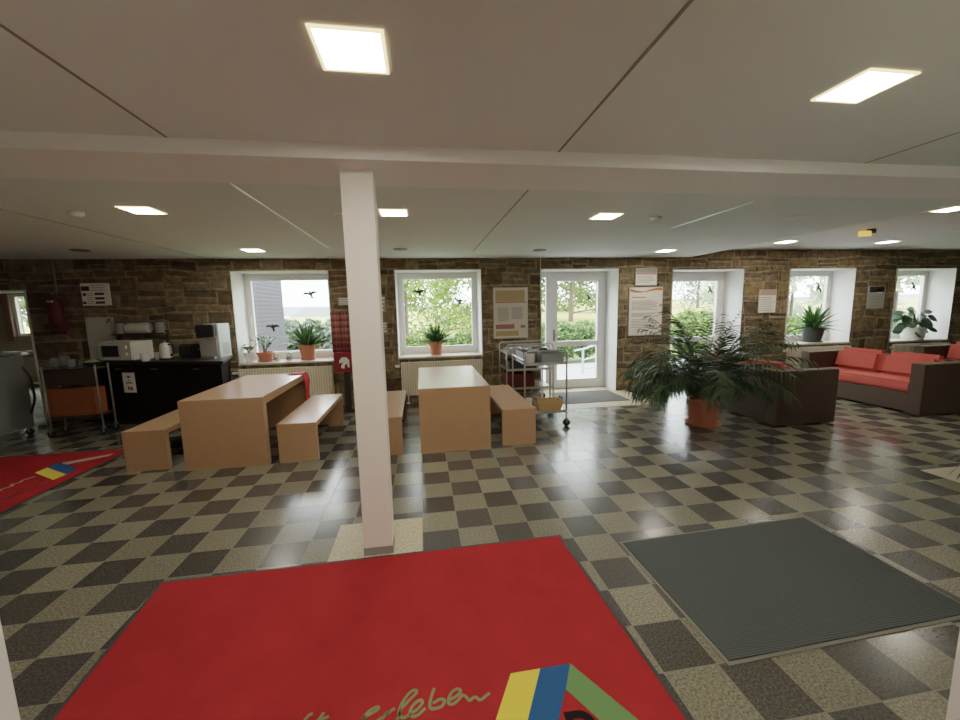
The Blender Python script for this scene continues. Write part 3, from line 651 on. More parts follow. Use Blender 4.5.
# palm
t = thing('potted_palm', 'big dark green palm in a terracotta pot on the floor beside the sofa', 'plant', (3.665, 4.60, 0)); pot(t, .165, .185, .33, 'terra')
mb = MB(); ms = MB()
def frond(a, el, ln, droop, wl=.26, n=26):
    p = Vector((.05*math.cos(a), .05*math.sin(a), .30)); pts = [p.copy()]; st = ln/n
    for i in range(n):
        d = Vector((math.cos(a)*math.cos(el), math.sin(a)*math.cos(el), math.sin(el))); p = p+d*st; pts.append(p.copy()); el -= droop/n*(1+1.0*i/n)
    zmin = .36 if a > 2 else .46
    pts = [q for q in pts if q.z >= zmin and not (q.x > .68 and q.z < .80) and not (q.x > .25 and q.y < 0 and q.z < .5)]
    ms.tube(pts, .007, 4, .002); m_ = len(pts)
    side0 = Vector((-math.sin(a), math.cos(a), 0))
    for i in range(int(m_*.22), m_):
        k = i/m_; d = (pts[i]-pts[i-1]).normalized()
        for s in (-1, 1):
            L_ = wl*(1-.55*abs(k-.5)*2)*random.uniform(.85, 1.1)
            v = (side0*s*.8+d*.75+Vector((0, 0, -.12))).normalized(); b = pts[i]; tip = b+v*L_
            if tip.z-.08 > .22 and not (tip.x > .70 and tip.z < .86) and not (tip.z < .46 and abs(tip.x) < .30 and tip.y < .1): mb.leaf(b, tip, .027, sag=.08, seg=3, roll=random.uniform(-1, 1))
for i in range(46):
    a = i*2.399+random.uniform(-.2, .2); k = i/46
    frond(a, 1.52-.42*k, random.uniform(1.1, 1.42), .45+.95*k, .30)
for i in range(26):
    a = PI*random.uniform(.62, 1.10); frond(a, random.uniform(.9, 1.3), random.uniform(1.0, 1.35), random.uniform(1.5, 2.1), .24)
for a, ln in ((.05, 1.35), (.5, 1.4), (.25, 1.45), (.15, 1.2)): frond(a, 1.1, ln, 1.3, .25)
for i in range(18):
    a = -PI*random.uniform(.05, .95); frond(a, random.uniform(1.1, 1.4), random.uniform(.75, .95), random.uniform(1.2, 1.7), .22)
mb.build('leaves', 'palm', t); ms.build('stem', 'stem', t)

# ------------------------------------------------------------------ radiators
def radiator(x0, x1, z0, z1, label, valve):
    t = thing('radiator', label, 'radiator', ((x0+x1)/2, 6.70, 0), group='cream panel radiators'); w = (x1-x0)/2
    mb = MB().box(-w, w, -.02, .05, z0, z1, .006); n_ = int((x1-x0)/.033)
    for i in range(n_): xx = -w+.03+i*(2*w-.06)/(n_-1); mb.box(xx-.007, xx+.007, -.028, -.018, z0+.03, z1-.04)
    mb.build('panel', 'rad', t); 
    g = MB()
    for i in range(int(w*2/.05)): g.box(-w+.02+i*.05, -w+.05+i*.05, -.005, .04, z1-.002, z1+.002)
    g.build('top_grille', 'rad', t)
    MB().tube([(valve*(w+.015), .01, z1-.06), (valve*(w+.09), .01, z1-.06)], .022, 10).build('valve', 'cer', t)
    MB().tube([(valve*(w*.85), .015, z0+.01), (valve*(w*.85), .015, 0)], .011, 8).lathe([(.035, 0), (.035, .012), (.012, .014)], (valve*w*.85, .015, 0)).build('pipe', 'cer', t)
radiator(-2.92, -1.48, .14, .706, 'cream panel radiator under the first window, behind the left table', -1)
radiator(-.37, 1.02, .14, .71, 'cream panel radiator under the middle window, behind the second table', -1)
radiator(7.12, 8.55, .14, .69, 'cream panel radiator behind the facing sofa', -1)
radiator(9.62, 11.0, .14, .67, 'cream panel radiator under the last window at right', -1)

# ------------------------------------------------------------------ bird stickers
BP = [(-.50, .02), (-.40, .16), (-.22, .20), (-.08, .10), (-.05, .18), (.0, .24), (.06, .18), (.07, .10), (.22, .16), (.40, .08), (.50, -.08), (.34, -.02), (.16, -.04), (.08, -.12), (.14, -.34), (.04, -.30), (-.04, -.36), (-.04, -.12), (-.20, .02), (-.36, .04)]
def bird(px, py, size, ang, m, label):
    p = at(px, py, YF+.012); ca, sa = math.cos(ang), math.sin(ang)
    o = MB().polyz([((x*ca-z*sa)*size, (x*sa+z*ca)*size) for x, z in BP], .002, .006).build('bird_sticker', m); o.location = p; tag(o, label, 'sticker', 'bird silhouettes on the windows')
bird(310.3, 294, .26, .25, 'birdg', 'pale grey bird silhouette high on the first window pane'); bird(272.7, 327, .23, .1, 'bird', 'dark bird silhouette low on the first window pane, over the slate wall')
bird(419, 292, .24, .15, 'bird', 'dark bird silhouette at upper left of the middle window'); bird(459.5, 301, .19, -.1, 'bird', 'small dark bird silhouette at right of the middle window')
bird(589, 298, .16, -.7, 'bird', 'small dark bird silhouette on the terrace door glass'); bird(710, 290, .20, -.9, 'bird', 'dark bird silhouette on the glazed door behind the palm')
bird(818.7, 287.5, .26, -.9, 'bird', 'dark bird silhouette above the dark grey plant pot'); bird(913.6, 287, .26, -.9, 'bird', 'dark bird silhouette on the last window at right')

# ------------------------------------------------------------------ wall signs
YS = D-.039
def board(name, px0, py0, px1, py1, label, cat, face, items, frame=None, th=.02):
    a, b = at(px0, py0, YS), at(px1, py1, YS); x0, x1, z1, z0 = a.x, b.x, a.z, b.z
    t = thing(name, label, cat, ((x0+x1)/2, YS+.03, z0)); w, h = x1-x0, z1-z0
    MB().box(-w/2, w/2, -.025, -.005, 0, h).build('backing', frame or face, t); fr = .012 if frame else 0
    MB().box(-w/2+fr, w/2-fr, -.028, -.0251, fr, h-fr).build('sheet', face, t)
    for nm, m, u0, u1, v0, v1 in items:
        MB().box(-w/2+u0*w, -w/2+u1*w, -.0295, -.0281, h-v1*h, h-v0*h).build(nm, m, t)
    return t, w, h
random.seed(3)
def lines(u0, u1, v0, v1, n, m='papergrey', hh=.012):
    return [('print_line', m, u0, u0+(u1-u0)*random.uniform(.7, 1), v0+(v1-v0)*i/max(1, n-1), v0+(v1-v0)*i/max(1, n-1)+hh) for i in range(n)]
board('poster', 493, 287.5, 528.3, 337.8, 'cream and ochre framed poster between middle window and terrace door', 'poster', 'posterbody',
      [('header_band', 'postery', .06, .9, .06, .20), ('header_stripe', 'posterr', .06, .95, .28, .30), ('ochre_band', 'postery', .06, .9, .20, .275), ('red_band', 'posterr', .06, .60, .72, .81), ('footer_band', 'postery', .06, .72, .85, .95), ('print_block', 'posterg', .12, .45, .38, .66), ('print_block', 'posterg', .52, .85, .38, .62), ('small_mark', 'posterr', .78, .92, .74, .80)]
      + lines(.12, .45, .40, .64, 7) + lines(.52, .85, .40, .6, 6), 'alumin')
t, w, h = board('notice_board', 629.5, 287, 661.5, 335, 'tall white framed notice with an orange wave, right of the terrace door', 'notice', 'paper',
      lines(.08, .55, .20, .21, 2) + lines(.08, .9, .28, .46, 8) + lines(.08, .92, .53, .60, 4) + lines(.08, .9, .66, .82, 6), 'alumin')
mb = MB()
for i in range(14):
    u, u2 = i/14, (i+1)/14; fz = lambda q: h*(.925-.028*math.sin(q*5.6-.3)); wt = lambda q: .006+.018*abs(math.cos(q*3.1+.2))
    vs = [mb.bm.verts.new(v) for v in ((-w/2+.02+u*(w-.04), -.0296, fz(u)-wt(u)), (-w/2+.02+u2*(w-.04), -.0296, fz(u2)-wt(u2)), (-w/2+.02+u2*(w-.04), -.0296, fz(u2)+wt(u2)), (-w/2+.02+u*(w-.04), -.0296, fz(u)+wt(u)))]; mb.bm.faces.new(vs)
mb.build('orange_wave', 'rust', t)
board('picture', 636, 268, 657, 285.3, 'small framed sheet with a red header hung above the white notice', 'notice', 'paper', [('photo_strip', 'papergrey', .02, .98, .02, .22), ('red_header', 'pinkp', .04, .96, .22, .38)] + lines(.08, .9, .45, .8, 5, hh=.03), 'alumin')
board('wall_calendar', 760.3, 289.5, 775.2, 312.3, 'small paper calendar on the stone wall left of the facing window', 'calendar', 'paper', [('photo_strip', 'pinkp', .02, .98, .0, .25)] + lines(.08, .9, .34, .9, 7, hh=.02))
t, w, h = board('leaflet_holder', 869.5, 286, 883.5, 308.3, 'clear leaflet holder with grey sheets between the two right windows', 'leaflet holder', 'posterg', [('photo_strip', 'ink', .05, .95, .02, .28), ('white_dot', 'paper', .5, .85, .12, .32)] + lines(.15, .85, .45, .85, 4, hh=.02))
MB().box(-w/2-.008, w/2+.008, -.05, -.03, -.01, h*.66).build('clear_pocket', 'glass', t)
board('info_sign', 79.5, 283.3, 111, 305.3, 'white sign with three black bars on the dark stone wall above the counter', 'sign', 'paper',
      [('bar', 'ink', .47, .80, .43, .53), ('bar', 'ink', .47, .80, .63, .73), ('bar', 'ink', .47, .80, .82, .92), ('icon', 'ink', .02, .30, .14, .34), ('icon', 'ink', .05, .16, .44, .56), ('icon', 'ink', .02, .14, .82, .92)] + lines(.33, .9, .08, .30, 3, hh=.025) + lines(.18, .42, .45, .9, 6, hh=.02))
o = MB(); a, b = at(84, 317.5, YS), at(117.5, 352, YS)
t = thing('cutting_board', 'pale grey board leaning on the wall behind the microwave', 'board', ((a.x+b.x)/2, YS+.02, .945)); w = b.x-a.x
MB().box(-w/2, w/2, -.02, .0, .0, a.z-.945, .006).build('panel', 'posterg', t); MB().box(.12, .15, -.024, -.02, a.z-.945-.06, a.z-.945-.03).box(.10, .12, -.024, -.02, a.z-.945-.09, a.z-.945-.06).build('hook', 'ink', t)
# cable channel
o = MB().box(2.095, 2.107, D-.028, D-.014, 1.55, CZ).build('cable_channel', 'pvc', loc=(2.10, D-.035, 1.55)); tag(o, 'thin white cable channel running down beside the terrace door', 'cable channel')

# ------------------------------------------------------------------ coffee counter with things on it
CT = .955
t = thing('counter', 'black brown coffee counter along the stone wall at left', 'counter', (-3.7, 6.35, 0))
off = Vector((-3.7, 6.35, 0))
mp(MB().poly([(-4.72, 6.37), (-2.70, 5.78), (-2.985, 6.73), (-4.72, 6.73)], CT-.04, CT), 'worktop', 'countertop', t, off)
bd = [(-4.70, 6.41), (-2.77, 5.86), (-3.04, 6.71), (-4.70, 6.71)]
mp(MB().poly(bd, .08, CT-.04), 'carcass', 'counter', t, off); mp(MB().poly([(-4.66, 6.46), (-2.86, 5.94), (-3.10, 6.68), (-4.66, 6.68)], 0, .08), 'plinth', 'blackp', t, off)
def onfront(u): return Vector((-4.70+u*1.92, 6.41-u*.56, 0))
fa = math.atan2(-.56, 1.92)
for u0, u1 in ((.01, .33), (.34, .66), (.67, .99)):
    p, q = onfront(u0), onfront(u1); d = (q-p).normalized(); nrm = Vector((d.y, -d.x, 0))
    dr = mp(MB().poly([(p+nrm*.0).xy, (q).xy, (q+nrm*.016).xy, (p+nrm*.016).xy], .10, .74), 'door', 'counter', t, off)
    dw = mp(MB().poly([(p+nrm*.0).xy, (q).xy, (q+nrm*.016).xy, (p+nrm*.016).xy], .75, CT-.05), 'drawer', 'counter', t, off)
    c_ = p.lerp(q, .62 if u0 < .1 else .5)-off
    for par, z_ in ((dw, .845),):
        MB().tube([c_+nrm*.04-d*.05+Vector((0, 0, z_)), c_+nrm*.04+d*.05+Vector((0, 0, z_))], .005, 6).build('handle', 'dsteel', par)
def ct_thing(name, px, py, Y, label, cat, rz=0):
    p = at(px, py, Y); return thing(name, label, cat, (p.x, Y, CT), rz)
# paper on the front
p = onfront(.275); d = (onfront(1)-onfront(0)).normalized(); nrm = Vector((d.y, -d.x, 0)); 
t = thing('paper_sign', 'white paper sign with cup symbols taped to the counter front', 'sign', (p.x+nrm.x*.022, p.y+nrm.y*.022, .50), fa)
MB().box(-.10, .10, -.002, .002, 0, .29).build('sheet', 'paper', t); MB().polyz([(-.03, .24), (.03, .24), (.015, .215), (-.015, .215)], -.004, -.0021).build('cup_symbol', 'ink', t)
for q in ((-.008, .008, .17, .185), (-.055, .055, .135, .150), (-.03, 0, .05, .085), (.008, .05, .045, .068), (.02, .035, .07, .09), (-.04, .05, .034, .040)): MB().box(q[0], q[1], -.004, -.0021, q[2], q[3]).build('print_mark', 'ink', t)

# microwave
t = thing('microwave', 'cream white microwave with a dark window on the counter', 'microwave', (-4.28, 6.42, CT), fa)
MB().box(-.27, .27, -.15, .17, .012, .28, .008).build('housing', 'appl', t)
dr = MB().box(-.265, .10, -.165, -.15, .018, .274, .004).build('door', 'appl', t); MB().box(-.215, .06, -.168, -.165, .065, .225).build('door_window', 'dglass', dr)
MB().box(.105, .265, -.163, -.15, .018, .274).build('control_panel', 'appl', t); k = MB()
for zz in (.09, .19): k.lathe([(.026, 0), (.024, .018)], (0, 0, 0), 16) if False else None
kn = MB().lathe([(.028, 0), (.024, .02)], (0, 0, 0), 16).build('knob', 'cer', t, True); kn.location = (.185, -.163, .10); kn.rotation_euler = (PI/2, 0, 0)
kn = MB().lathe([(.028, 0), (.024, .02)], (0, 0, 0), 16).build('knob', 'cer', t, True); kn.location = (.185, -.163, .20); kn.rotation_euler = (PI/2, 0, 0)
MB().box(-.25, -.2, -.13, -.08, 0, .012).box(.2, .25, -.13, -.08, 0, .012).box(-.25, -.2, .1, .15, 0, .012).box(.2, .25, .1, .15, 0, .012).build('foot', 'blackp', t)
# cups
def cup(loc, label, r=.04, h=.085, m='cer', grp=None, handle=True):
    t = thing('cup', label, 'cup', loc, group=grp); MB().lathe([(r*.75, 0), (r, h*.3), (r, h), (r*.9, h), (r*.88, h*.35), (r*.6, .01)], n=18).build('bowl', m, t, True)
    if handle: MB().tube([(r*.95, 0, h*.8), (r*1.6, 0, h*.75), (r*1.6, 0, h*.35), (r*.95, 0, h*.25)], .006, 6).build('handle', m, t, True)
cup((-3.87, 6.14, CT), 'cream cup on the counter just right of the microwave', .055, .11); cup((-3.83, 6.35, CT), 'second cream cup beside the kettle on the counter', .045, .10)
# kettle
t = thing('kettle', 'white and black electric kettle on the counter', 'kettle', (-3.66, 6.24, CT)); MB().lathe([(.085, 0), (.088, .02), (.08, .03)]).build('base', 'blackp', t, True)
MB().lathe([(.078, .03), (.075, .10), (.06, .22), (.05, .235), (.012, .245), (.012, .262)]).build('jug', 'appl', t, True)
MB().tube([(.055, -.02, .22), (.12, -.03, .22), (.125, -.03, .1), (.075, -.02, .06)], .014, 8).build('handle', 'blackp', t, True)
# toaster
t = thing('toaster', 'black toaster between kettle and coffee machine', 'toaster', (-3.40, 6.36, CT), fa); MB().box(-.13, .13, -.09, .09, .01, .21, .025).build('housing', 'blackp', t, True); MB().box(-.1, .1, -.045, -.015, .2095, .211).box(-.1, .1, .015, .045, .2095, .211).build('slot', 'dglass', t); MB().box(.13, .15, -.015, .015, .12, .14).build('lever', 'dsteel', t)
# coffee machine
t = thing('coffee_machine', 'tall silver coffee machine with black head at the right end of the counter', 'coffee machine', (-3.045, 6.36, CT), -.10)
MB().box(-.10, .11, -.10, .20, 0, .50, .008).build('body', 'silver', t); MB().box(-.16, .085, -.115, -.101, .03, .30, .003).build('front_panel', 'papergrey', t); MB().box(-.17, .085, -.17, -.101, .31, .49, .015).build('head', 'blackp', t)
for i in range(7): MB().box(.111, .114, -.02, .15, .05+i*.024, .062+i*.024).build('vent_slot', 'dsteel', t)
MB().box(-.12, .085, -.20, -.116, 0, .025).build('drip_tray', 'dsteel', t); MB().box(-.05, .0, -.15, -.118, .27, .31).build('spout', 'dsteel', t)
RX = at(141, 332, 6.68).x
# wall rack with jars behind the microwave
t = thing('spice_rack', 'dark wall shelf with rails above the microwave', 'shelf', (RX, 6.68, 1.31)); MB().box(-.36, .36, -.07, .07, .0, .02).build('board', 'darkwood', t); 
for y_ in (-.06, .06): MB().tube([(-.36, y_, .0), (-.36, y_, .20), (.36, y_, .20), (.36, y_, .0)], .007, 6).build('rail', 'dsteel', t)
for s in (-1, 1): MB().box(s*.33-.01, s*.33+.01, .03, .07, -.12, .0).build('bracket', 'darkwood', t)
t = thing('canister', 'white cylindrical canister lying on the dark wall shelf', 'canister', (RX-.02, 6.68, 1.331)); o = MB().lathe([(.075, -.15), (.08, -.13), (.08, .13), (.075, .15)]).build('body', 'posterg', t, True); o.rotation_euler = (0, PI/2, 0); o.location = (0, 0, .08)
for i, (x, lab) in enumerate(((RX-.27, 'dark lidded jar at the left end of the wall shelf'), (RX+.26, 'dark lidded jar at the right end of the wall shelf'))):
    t = thing('jar', lab, 'jar', (x, 6.68, 1.331), group='lidded jars on the wall shelf'); MB().lathe([(.05, 0), (.055, .01), (.055, .14), (.045, .16)], n=16).build('body', 'papergrey', t, True); MB().lathe([(.05, .16), (.05, .19), (.02, .195)], n=16).build('lid', 'blackp', t, True)

# ------------------------------------------------------------------ left trolley with crate and glassware
def castor(root, x, y, r=.045):
    c_ = MB().tube([(x, y-.012, r), (x, y+.012, r)], r, 16).build('castor', 'blackp', root, True); MB().box(x-.012, x+.012, y-.02, y-.014, r, r*2+.015).box(x-.012, x+.012, y+.014, y+.02, r, r*2+.015).box(x-.02, x+.02, y-.02, y+.02, r*2+.008, r*2+.02).build('fork', 'dsteel', c_)
X0, X1, Y0, Y1 = -4.93, -4.31, 5.86, 6.08
t = thing('service_trolley', 'dark trolley with steel posts left of the coffee counter, carrying a crate', 'trolley', ((X0+X1)/2, (Y0+Y1)/2, 0)); w, dd = (X1-X0)/2, (Y1-Y0)/2
for sx in (-1, 1):
    for s in (-1, 1): MB().tube([(sx*w, s*dd, .105), (sx*w, s*dd, .96)], .011, 8).build('post', 'steel', t); castor(t, sx*w, s*dd)
for z_ in (.27, .90): MB().box(-w, w, -dd, dd, z_, z_+.02).build('shelf', 'darkwood', t)
MB().box(-w+.02, w-.02, -dd+.005, -dd+.02, .70, .90).build('front_panel', 'darkwood', t)
t = thing('crate', 'orange wooden crate on the lower shelf of the left trolley', 'crate', ((X0+X1)/2-.02, (Y0+Y1)/2-.01, .291)); w2, d2, h2 = .27, .10, .36
frame_mb(-w2, w2, 0, h2, .045, -d2, -d2+.018).build('front_frame', 'orange', t); MB().box(-w2+.045, w2-.045, -d2+.008, -d2+.016, .045, h2-.045).build('front_panel', 'orange', t)
MB().box(-w2, -w2+.018, -d2+.018, d2, 0, h2).box(w2-.018, w2, -d2+.018, d2, 0, h2).box(-w2+.018, w2-.018, d2-.018, d2, 0, h2).box(-w2+.018, w2-.018, -d2+.018, d2-.018, 0, .015).build('box_sides', 'orange', t)
def glass(name, loc, label, r, h, m='glassware', grp=None):
    o = MB().lathe([(r*.8, 0), (r, h*.15), (r, h), (r*.92, h), (r*.9, h*.2), (r*.6, .012)], n=16).build(name, m, smooth=True); o.location = loc; tag(o, label, 'glass', grp); return o
for i, (x, y, r, h, lab) in enumerate(((-4.83, 5.92, .045, .14, 'clear glass jug at left on the trolley by the counter'), (-4.70, 5.90, .05, .17, 'tall clear glass second from left on the trolley'), (-4.60, 5.86, .045, .12, 'clear glass in the middle of the trolley top'), (-4.575, 5.99, .035, .10, 'short clear glass at right on the trolley top'))):
    glass('drinking_glass', (x, y+.03, .9215), lab, r, h, grp='glasses on the left trolley')
t = thing('bowl', 'dark bowl with greens at the right of the trolley top', 'bowl', (-4.42, 5.98, .9215)); MB().lathe([(.05, 0), (.10, .07), (.095, .07), (.05, .012)], n=20).build('bowl_shell', 'blackp', t, True); MB().lathe([(.09, .06), (.06, .085), (.02, .10)], n=14).build('greens', 'jade', t, True)
# grey cart at the far left edge
t = thing('dish_trolley', 'dark grey dish trolley cut off by the left picture edge', 'trolley', (-5.72, 5.85, 0)); w, dd = .38, .28
MB().box(w-.02, w, -dd, dd, .12, 1.10, .005).build('side_panel', 'greyp', t); MB().box(-w, -w+.02, -dd, dd, .12, 1.10, .005).build('side_panel', 'greyp', t)
for z_ in (.14, .45, .78): MB().box(-w+.02, w-.02, -dd, dd, z_, z_+.02).build('shelf', 'dsteel', t)
for sx in (-1, 1):
    for s in (-1, 1): castor(t, sx*(w-.03), s*(dd-.05), .05)
MB().tube([(w, dd-.04, .95), (w+.06, dd-.02, .8), (w+.07, dd-.02, .5), (w+.01, dd-.04, .3)], .014, 8).build('handle', 'blackp', t)
for i in range(4):
    o = MB().lathe([(.04, 0), (.11, .012), (.105, .015), (.04, .006)], n=20).build('plate', 'cer', smooth=True); o.location = (-5.62, 5.8, .471+i*.012); tag(o, 'white plate %s in the stack inside the dish trolley' % ('at the bottom', 'second from the bottom', 'third from the bottom', 'on top')[i], 'plate', 'plates in the dish trolley')
# annex furniture
t = thing('dining_table', 'dark table with pale top seen through the far left doorway', 'table', (-7.35, 8.6, 0)); MB().box(-.7, .7, -.4, .4, .90, .93, .004).build('tabletop', 'darkwood', t)
for sx in (-1, 1):
    for s in (-1, 1): MB().tube([(sx*.62, s*.33, 0), (sx*.62, s*.33, .90)], .022, 8).build('leg', 'steel', t)
for i in range(6):
    o = MB().lathe([(.04, 0), (.10, .05), (.095, .05), (.04, .008)], n=18).build('bowl', 'cer', smooth=True); o.location = (-7.85+i*.19, 8.45+.1*(i % 2), .931); tag(o, ('first', 'second', 'third', 'fourth', 'fifth', 'last')[i]+' white bowl from the left on the annex table', 'bowl', 'bowls on the annex table')
t = thing('chair', 'metal legged dark chair in the far left doorway', 'chair', (-6.55, 7.85, 0)); MB().box(-.2, .2, -.2, .2, .44, .47, .01).build('seat', 'blackp', t); MB().box(-.2, .2, .17, .2, .65, .90, .01).build('backrest', 'blackp', t)
for sx in (-1, 1):
    MB().tube([(sx*.18, -.18, 0), (sx*.18, -.18, .44)], .012, 8).build('leg', 'steel', t); MB().tube([(sx*.18, .19, 0), (sx*.18, .185, .9)], .012, 8).build('leg', 'steel', t)

# fire extinguisher cluster on the left wall
t = thing('wall_mounted_extinguisher', 'dark red fire extinguisher bracket with pipe on the stone wall at far left', 'fire extinguisher', (-5.27, 6.63, 1.41)); MB().lathe([(.07, 0), (.09, .03), (.09, .36), (.05, .44), (.03, .47), (.03, .52)], n=20).build('cylinder', 'darkred', t, True)
MB().box(-.05, .05, -.02, .12, .02, .04).box(-.11, .11, -.105, .10, .0, .10, .02).build('bracket', 'darkred', t); MB().tube([(0, .0, .52), (-.06, .05, .53), (-.02, .10, .56), (-.03, .11, 1.0)], .01, 8).build('pipe', 'dsteel', t); MB().lathe([(.035, .40), (.035, .43)], (.0, -.07, 0)).build('gauge', 'posterg', t)

# ------------------------------------------------------------------ display stand behind the pillar
t = thing('display_stand', 'black pole stand half hidden by the pillar, holding a red box', 'stand', (-1.20, 6.42, 0)); MB().lathe([(.17, 0), (.17, .015), (.03, .03)]).build('base', 'blackp', t, True); MB().box(-.045, .045, -.03, .03, .03, .66).build('pole', 'blackp', t)
MB().box(-.17, .19, -.08, .08, .645, .95, .01).build('box', 'redbox', t); MB().polyz([(-.07, .72), (-.02, .70), (-.01, .76), (.03, .78), (.03, .72), (.06, .72), (.06, .83), (.02, .88), (-.05, .88), (-.09, .83), (-.09, .79), (-.03, .80), (-.06, .76)], -.085, -.081).build('white_emblem', 'cer', t)
mb = MB(); N = 18
for i in range(N):
    for_ = lambda q: (-.20+.42*q/N, .02*math.sin(q*1.1))
    p, q = for_(i), for_(i+1); vs = [mb.bm.verts.new((p[0], p[1], 0)), mb.bm.verts.new((q[0], q[1], 0)), mb.bm.verts.new((q[0], q[1], .63)), mb.bm.verts.new((p[0], p[1], .63))]; mb.bm.faces.new(vs)
o = mb.build('plaid_cloth', 'plaid', smooth=True); o.location = (-1.20, 6.44, .955); o.modifiers.new('s', 'SOLIDIFY').thickness = .004; tag(o, 'red plaid cloth hanging above the red box behind the pillar', 'cloth')
for px0, py0, px1, py1, lab in ((337.5, 297.5, 352, 305, 'small grey picture on the wall just left of the pillar'), (379, 296, 386, 312, 'small pale card on the wall just right of the pillar'), (380, 322, 387.5, 333, 'lower pale card on the wall just right of the pillar')):
    board('wall_card', px0, py0, px1, py1, lab, 'card', 'papergrey', lines(.1, .9, .1, .8, 4, 'paper', .1))

# ------------------------------------------------------------------ serving trolleys
def trolley(label, loc, w, dd, hh, shelves):
    t = thing('serving_trolley', label, 'trolley', loc, group='steel serving trolleys')
    for s in (-1, 1):
        MB().tube([(-w, s*dd, .11), (-w, s*dd, hh-.05), (-w+.015, s*dd, hh-.015), (-w+.05, s*dd, hh), (w-.05, s*dd, hh), (w-.015, s*dd, hh-.015), (w, s*dd, hh-.05), (w, s*dd, .11)], .012, 8).build('post', 'steel', t, True)
    for s in (-1, 1):
        MB().tube([(s*w, -dd, hh-.12), (s*w, dd, hh-.12)], .008, 8).build('rail', 'steel', t)
        for q in (-1, 1): castor(t, s*w, q*dd, .05)
    for z_ in shelves: MB().box(-w+.012, w-.012, -dd, dd, z_, z_+.012).box(-w+.012, w-.012, -dd, -dd+.006, z_+.012, z_+.035).box(-w+.012, w-.012, dd-.006, dd, z_+.012, z_+.035).build('shelf', 'steel', t)
    return t
TX, TY = 1.59, 5.24
t = trolley('steel serving trolley with basket and bins, right of the second bench', (TX, TY, 0), .285, .34, 1.03, (.19, .84))
t = trolley('second steel serving trolley against the wall, behind the front one', (1.68, 6.25, 0), .38, .28, 1.02, (.30, .60, .86))
def bin_(name, label, loc, w, dd, h, m, cat='tray', grp=None):
    t = thing(name, label, cat, loc, group=grp); s = .008
    MB().box(-w, w, -dd, -dd+s, 0, h).box(-w, w, dd-s, dd, 0, h).box(-w, -w+s, -dd+s, dd-s, 0, h).box(w-s, w, -dd+s, dd-s, 0, h).box(-w+s, w-s, -dd+s, dd-s, 0, s).build('tray_body', m, t)
    frame_mb(-w-.012, w+.012, -dd-.012, dd+.012, .014, -h-.004, -h).build('rim', m, t).rotation_euler = (-PI/2, 0, 0); return t
bin_('cutlery_tray', 'grey bin at the front right of the trolley top shelf', (TX+.10, TY-.21, .854), .15, .10, .15, 'greyp')
bin_('cutlery_tray', 'long blue grey steel tray along the left of the trolley top', (TX-.185, TY+.09, .854), .065, .22, .14, 'bluegrey')
bin_('cutlery_tray', 'shallow pale tray at the rear of the trolley top', (TX+.08, TY+.14, .854), .15, .16, .09, 'dsteel')
cup((TX-.185, TY-.25, .854), 'cream cup at the front left of the trolley top', .058, .13, 'appl', handle=False)
bin_('roasting_pan', 'dark pan on the middle shelf of the rear trolley', (1.58, 6.22, .614), .22, .20, .13, 'blackp', 'pan')
# things standing in the trays
for i in range(6):
    o = MB().tube([(0, 0, 0), (0, 0, .13)], .004, 5).lathe([(.004, .12), (.013, .14), (.015, .165), (.004, .185)], n=8).build('spoon', 'steel', smooth=True)
    o.location = (TX-.20+(i % 2)*.025, TY-.06+.055*i, .864); o.rotation_euler = (.15*math.sin(i*2.1), .18*math.cos(i*1.7), 0)
    tag(o, ('first', 'second', 'third', 'fourth', 'fifth', 'rearmost')[i]+' steel spoon from the front, upright in the long blue grey tray', 'spoon', 'spoons in the trolley tray')
t = thing('bread_basket', 'wicker basket on the bottom shelf of the front trolley', 'basket', (TX+.075, TY-.20, .2035))
mb = MB(); 
for (a0, z0), (a1, z1) in (((.80, 0), (1, .14)), ((1, .14), (.93, .14)), ((.93, .14), (.74, .012)), ((.74, .012), (0.001, .012)), ((.001, 0.0), (.80, 0))):
    W_, D_ = .18, .125
    q = lambda k, z: [mb.bm.verts.new((sx*W_*k, s_*D_*k, z)) for sx, s_ in ((-1, -1), (1, -1), (1, 1), (-1, 1))]
    A, B_ = q(a0, z0), q(a1, z1)
    for i in range(4): mb.bm.faces.new((A[i], A[(i+1) % 4], B_[(i+1) % 4], B_[i]))
mb.build('wicker_body', 'basket', t)
for s in (-1, 1): MB().tube([(s*.178, -.05, .13), (s*.18, -.04, .175), (s*.18, .04, .175), (s*.178, .05, .13)], .008, 6).build('handle', 'darkwood', t, True)
t = thing('plastic_tub', 'clear tub with red brown contents behind the wicker basket', 'tub', (TX+.0, TY+.06, .2035)); MB().lathe([(.08, 0), (.095, .20), (.088, .20), (.075, .01)], n=20).build('tub_wall', 'glassware', t, True); MB().lathe([(.074, .012), (.08, .10), (.02, .11)], n=18).build('contents', 'dryred', t, True); MB().tube([(-.095, 0, .19), (-.07, 0, .26), (.07, 0, .26), (.095, 0, .19)], .004, 6).build('handle', 'steel', t)
cup((TX-.205, TY-.20, .2035), 'tall cream beaker at the left end of the bottom trolley shelf', .055, .17, 'appl', handle=False)
bin_('crate', 'red plastic crate on the lower shelf of the rear trolley', (1.55, 6.25, .3135), .22, .22, .22, 'darkred', 'crate')
bin_('tray', 'wide steel tray on top of the rear trolley', (1.60, 6.25, .8735), .25, .20, .06, 'steel')
for i, (x, lab) in enumerate(((1.44, 'small white cup at left in the rear trolley tray'), (1.56, 'small white cup in the middle of the rear trolley tray'), (1.74, 'small white cup at right in the rear trolley tray'))): cup((x, 6.22, .8825), lab, .038, .08, 'cer', 'cups in the rear trolley tray', False)
o = MB().box(-.06, .06, -.10, .10, 0, .06, .006).build('black_case', 'blackp'); o.location = (1.95, 6.22, .8735); tag(o, 'flat black case at the right end of the rear trolley top', 'case')

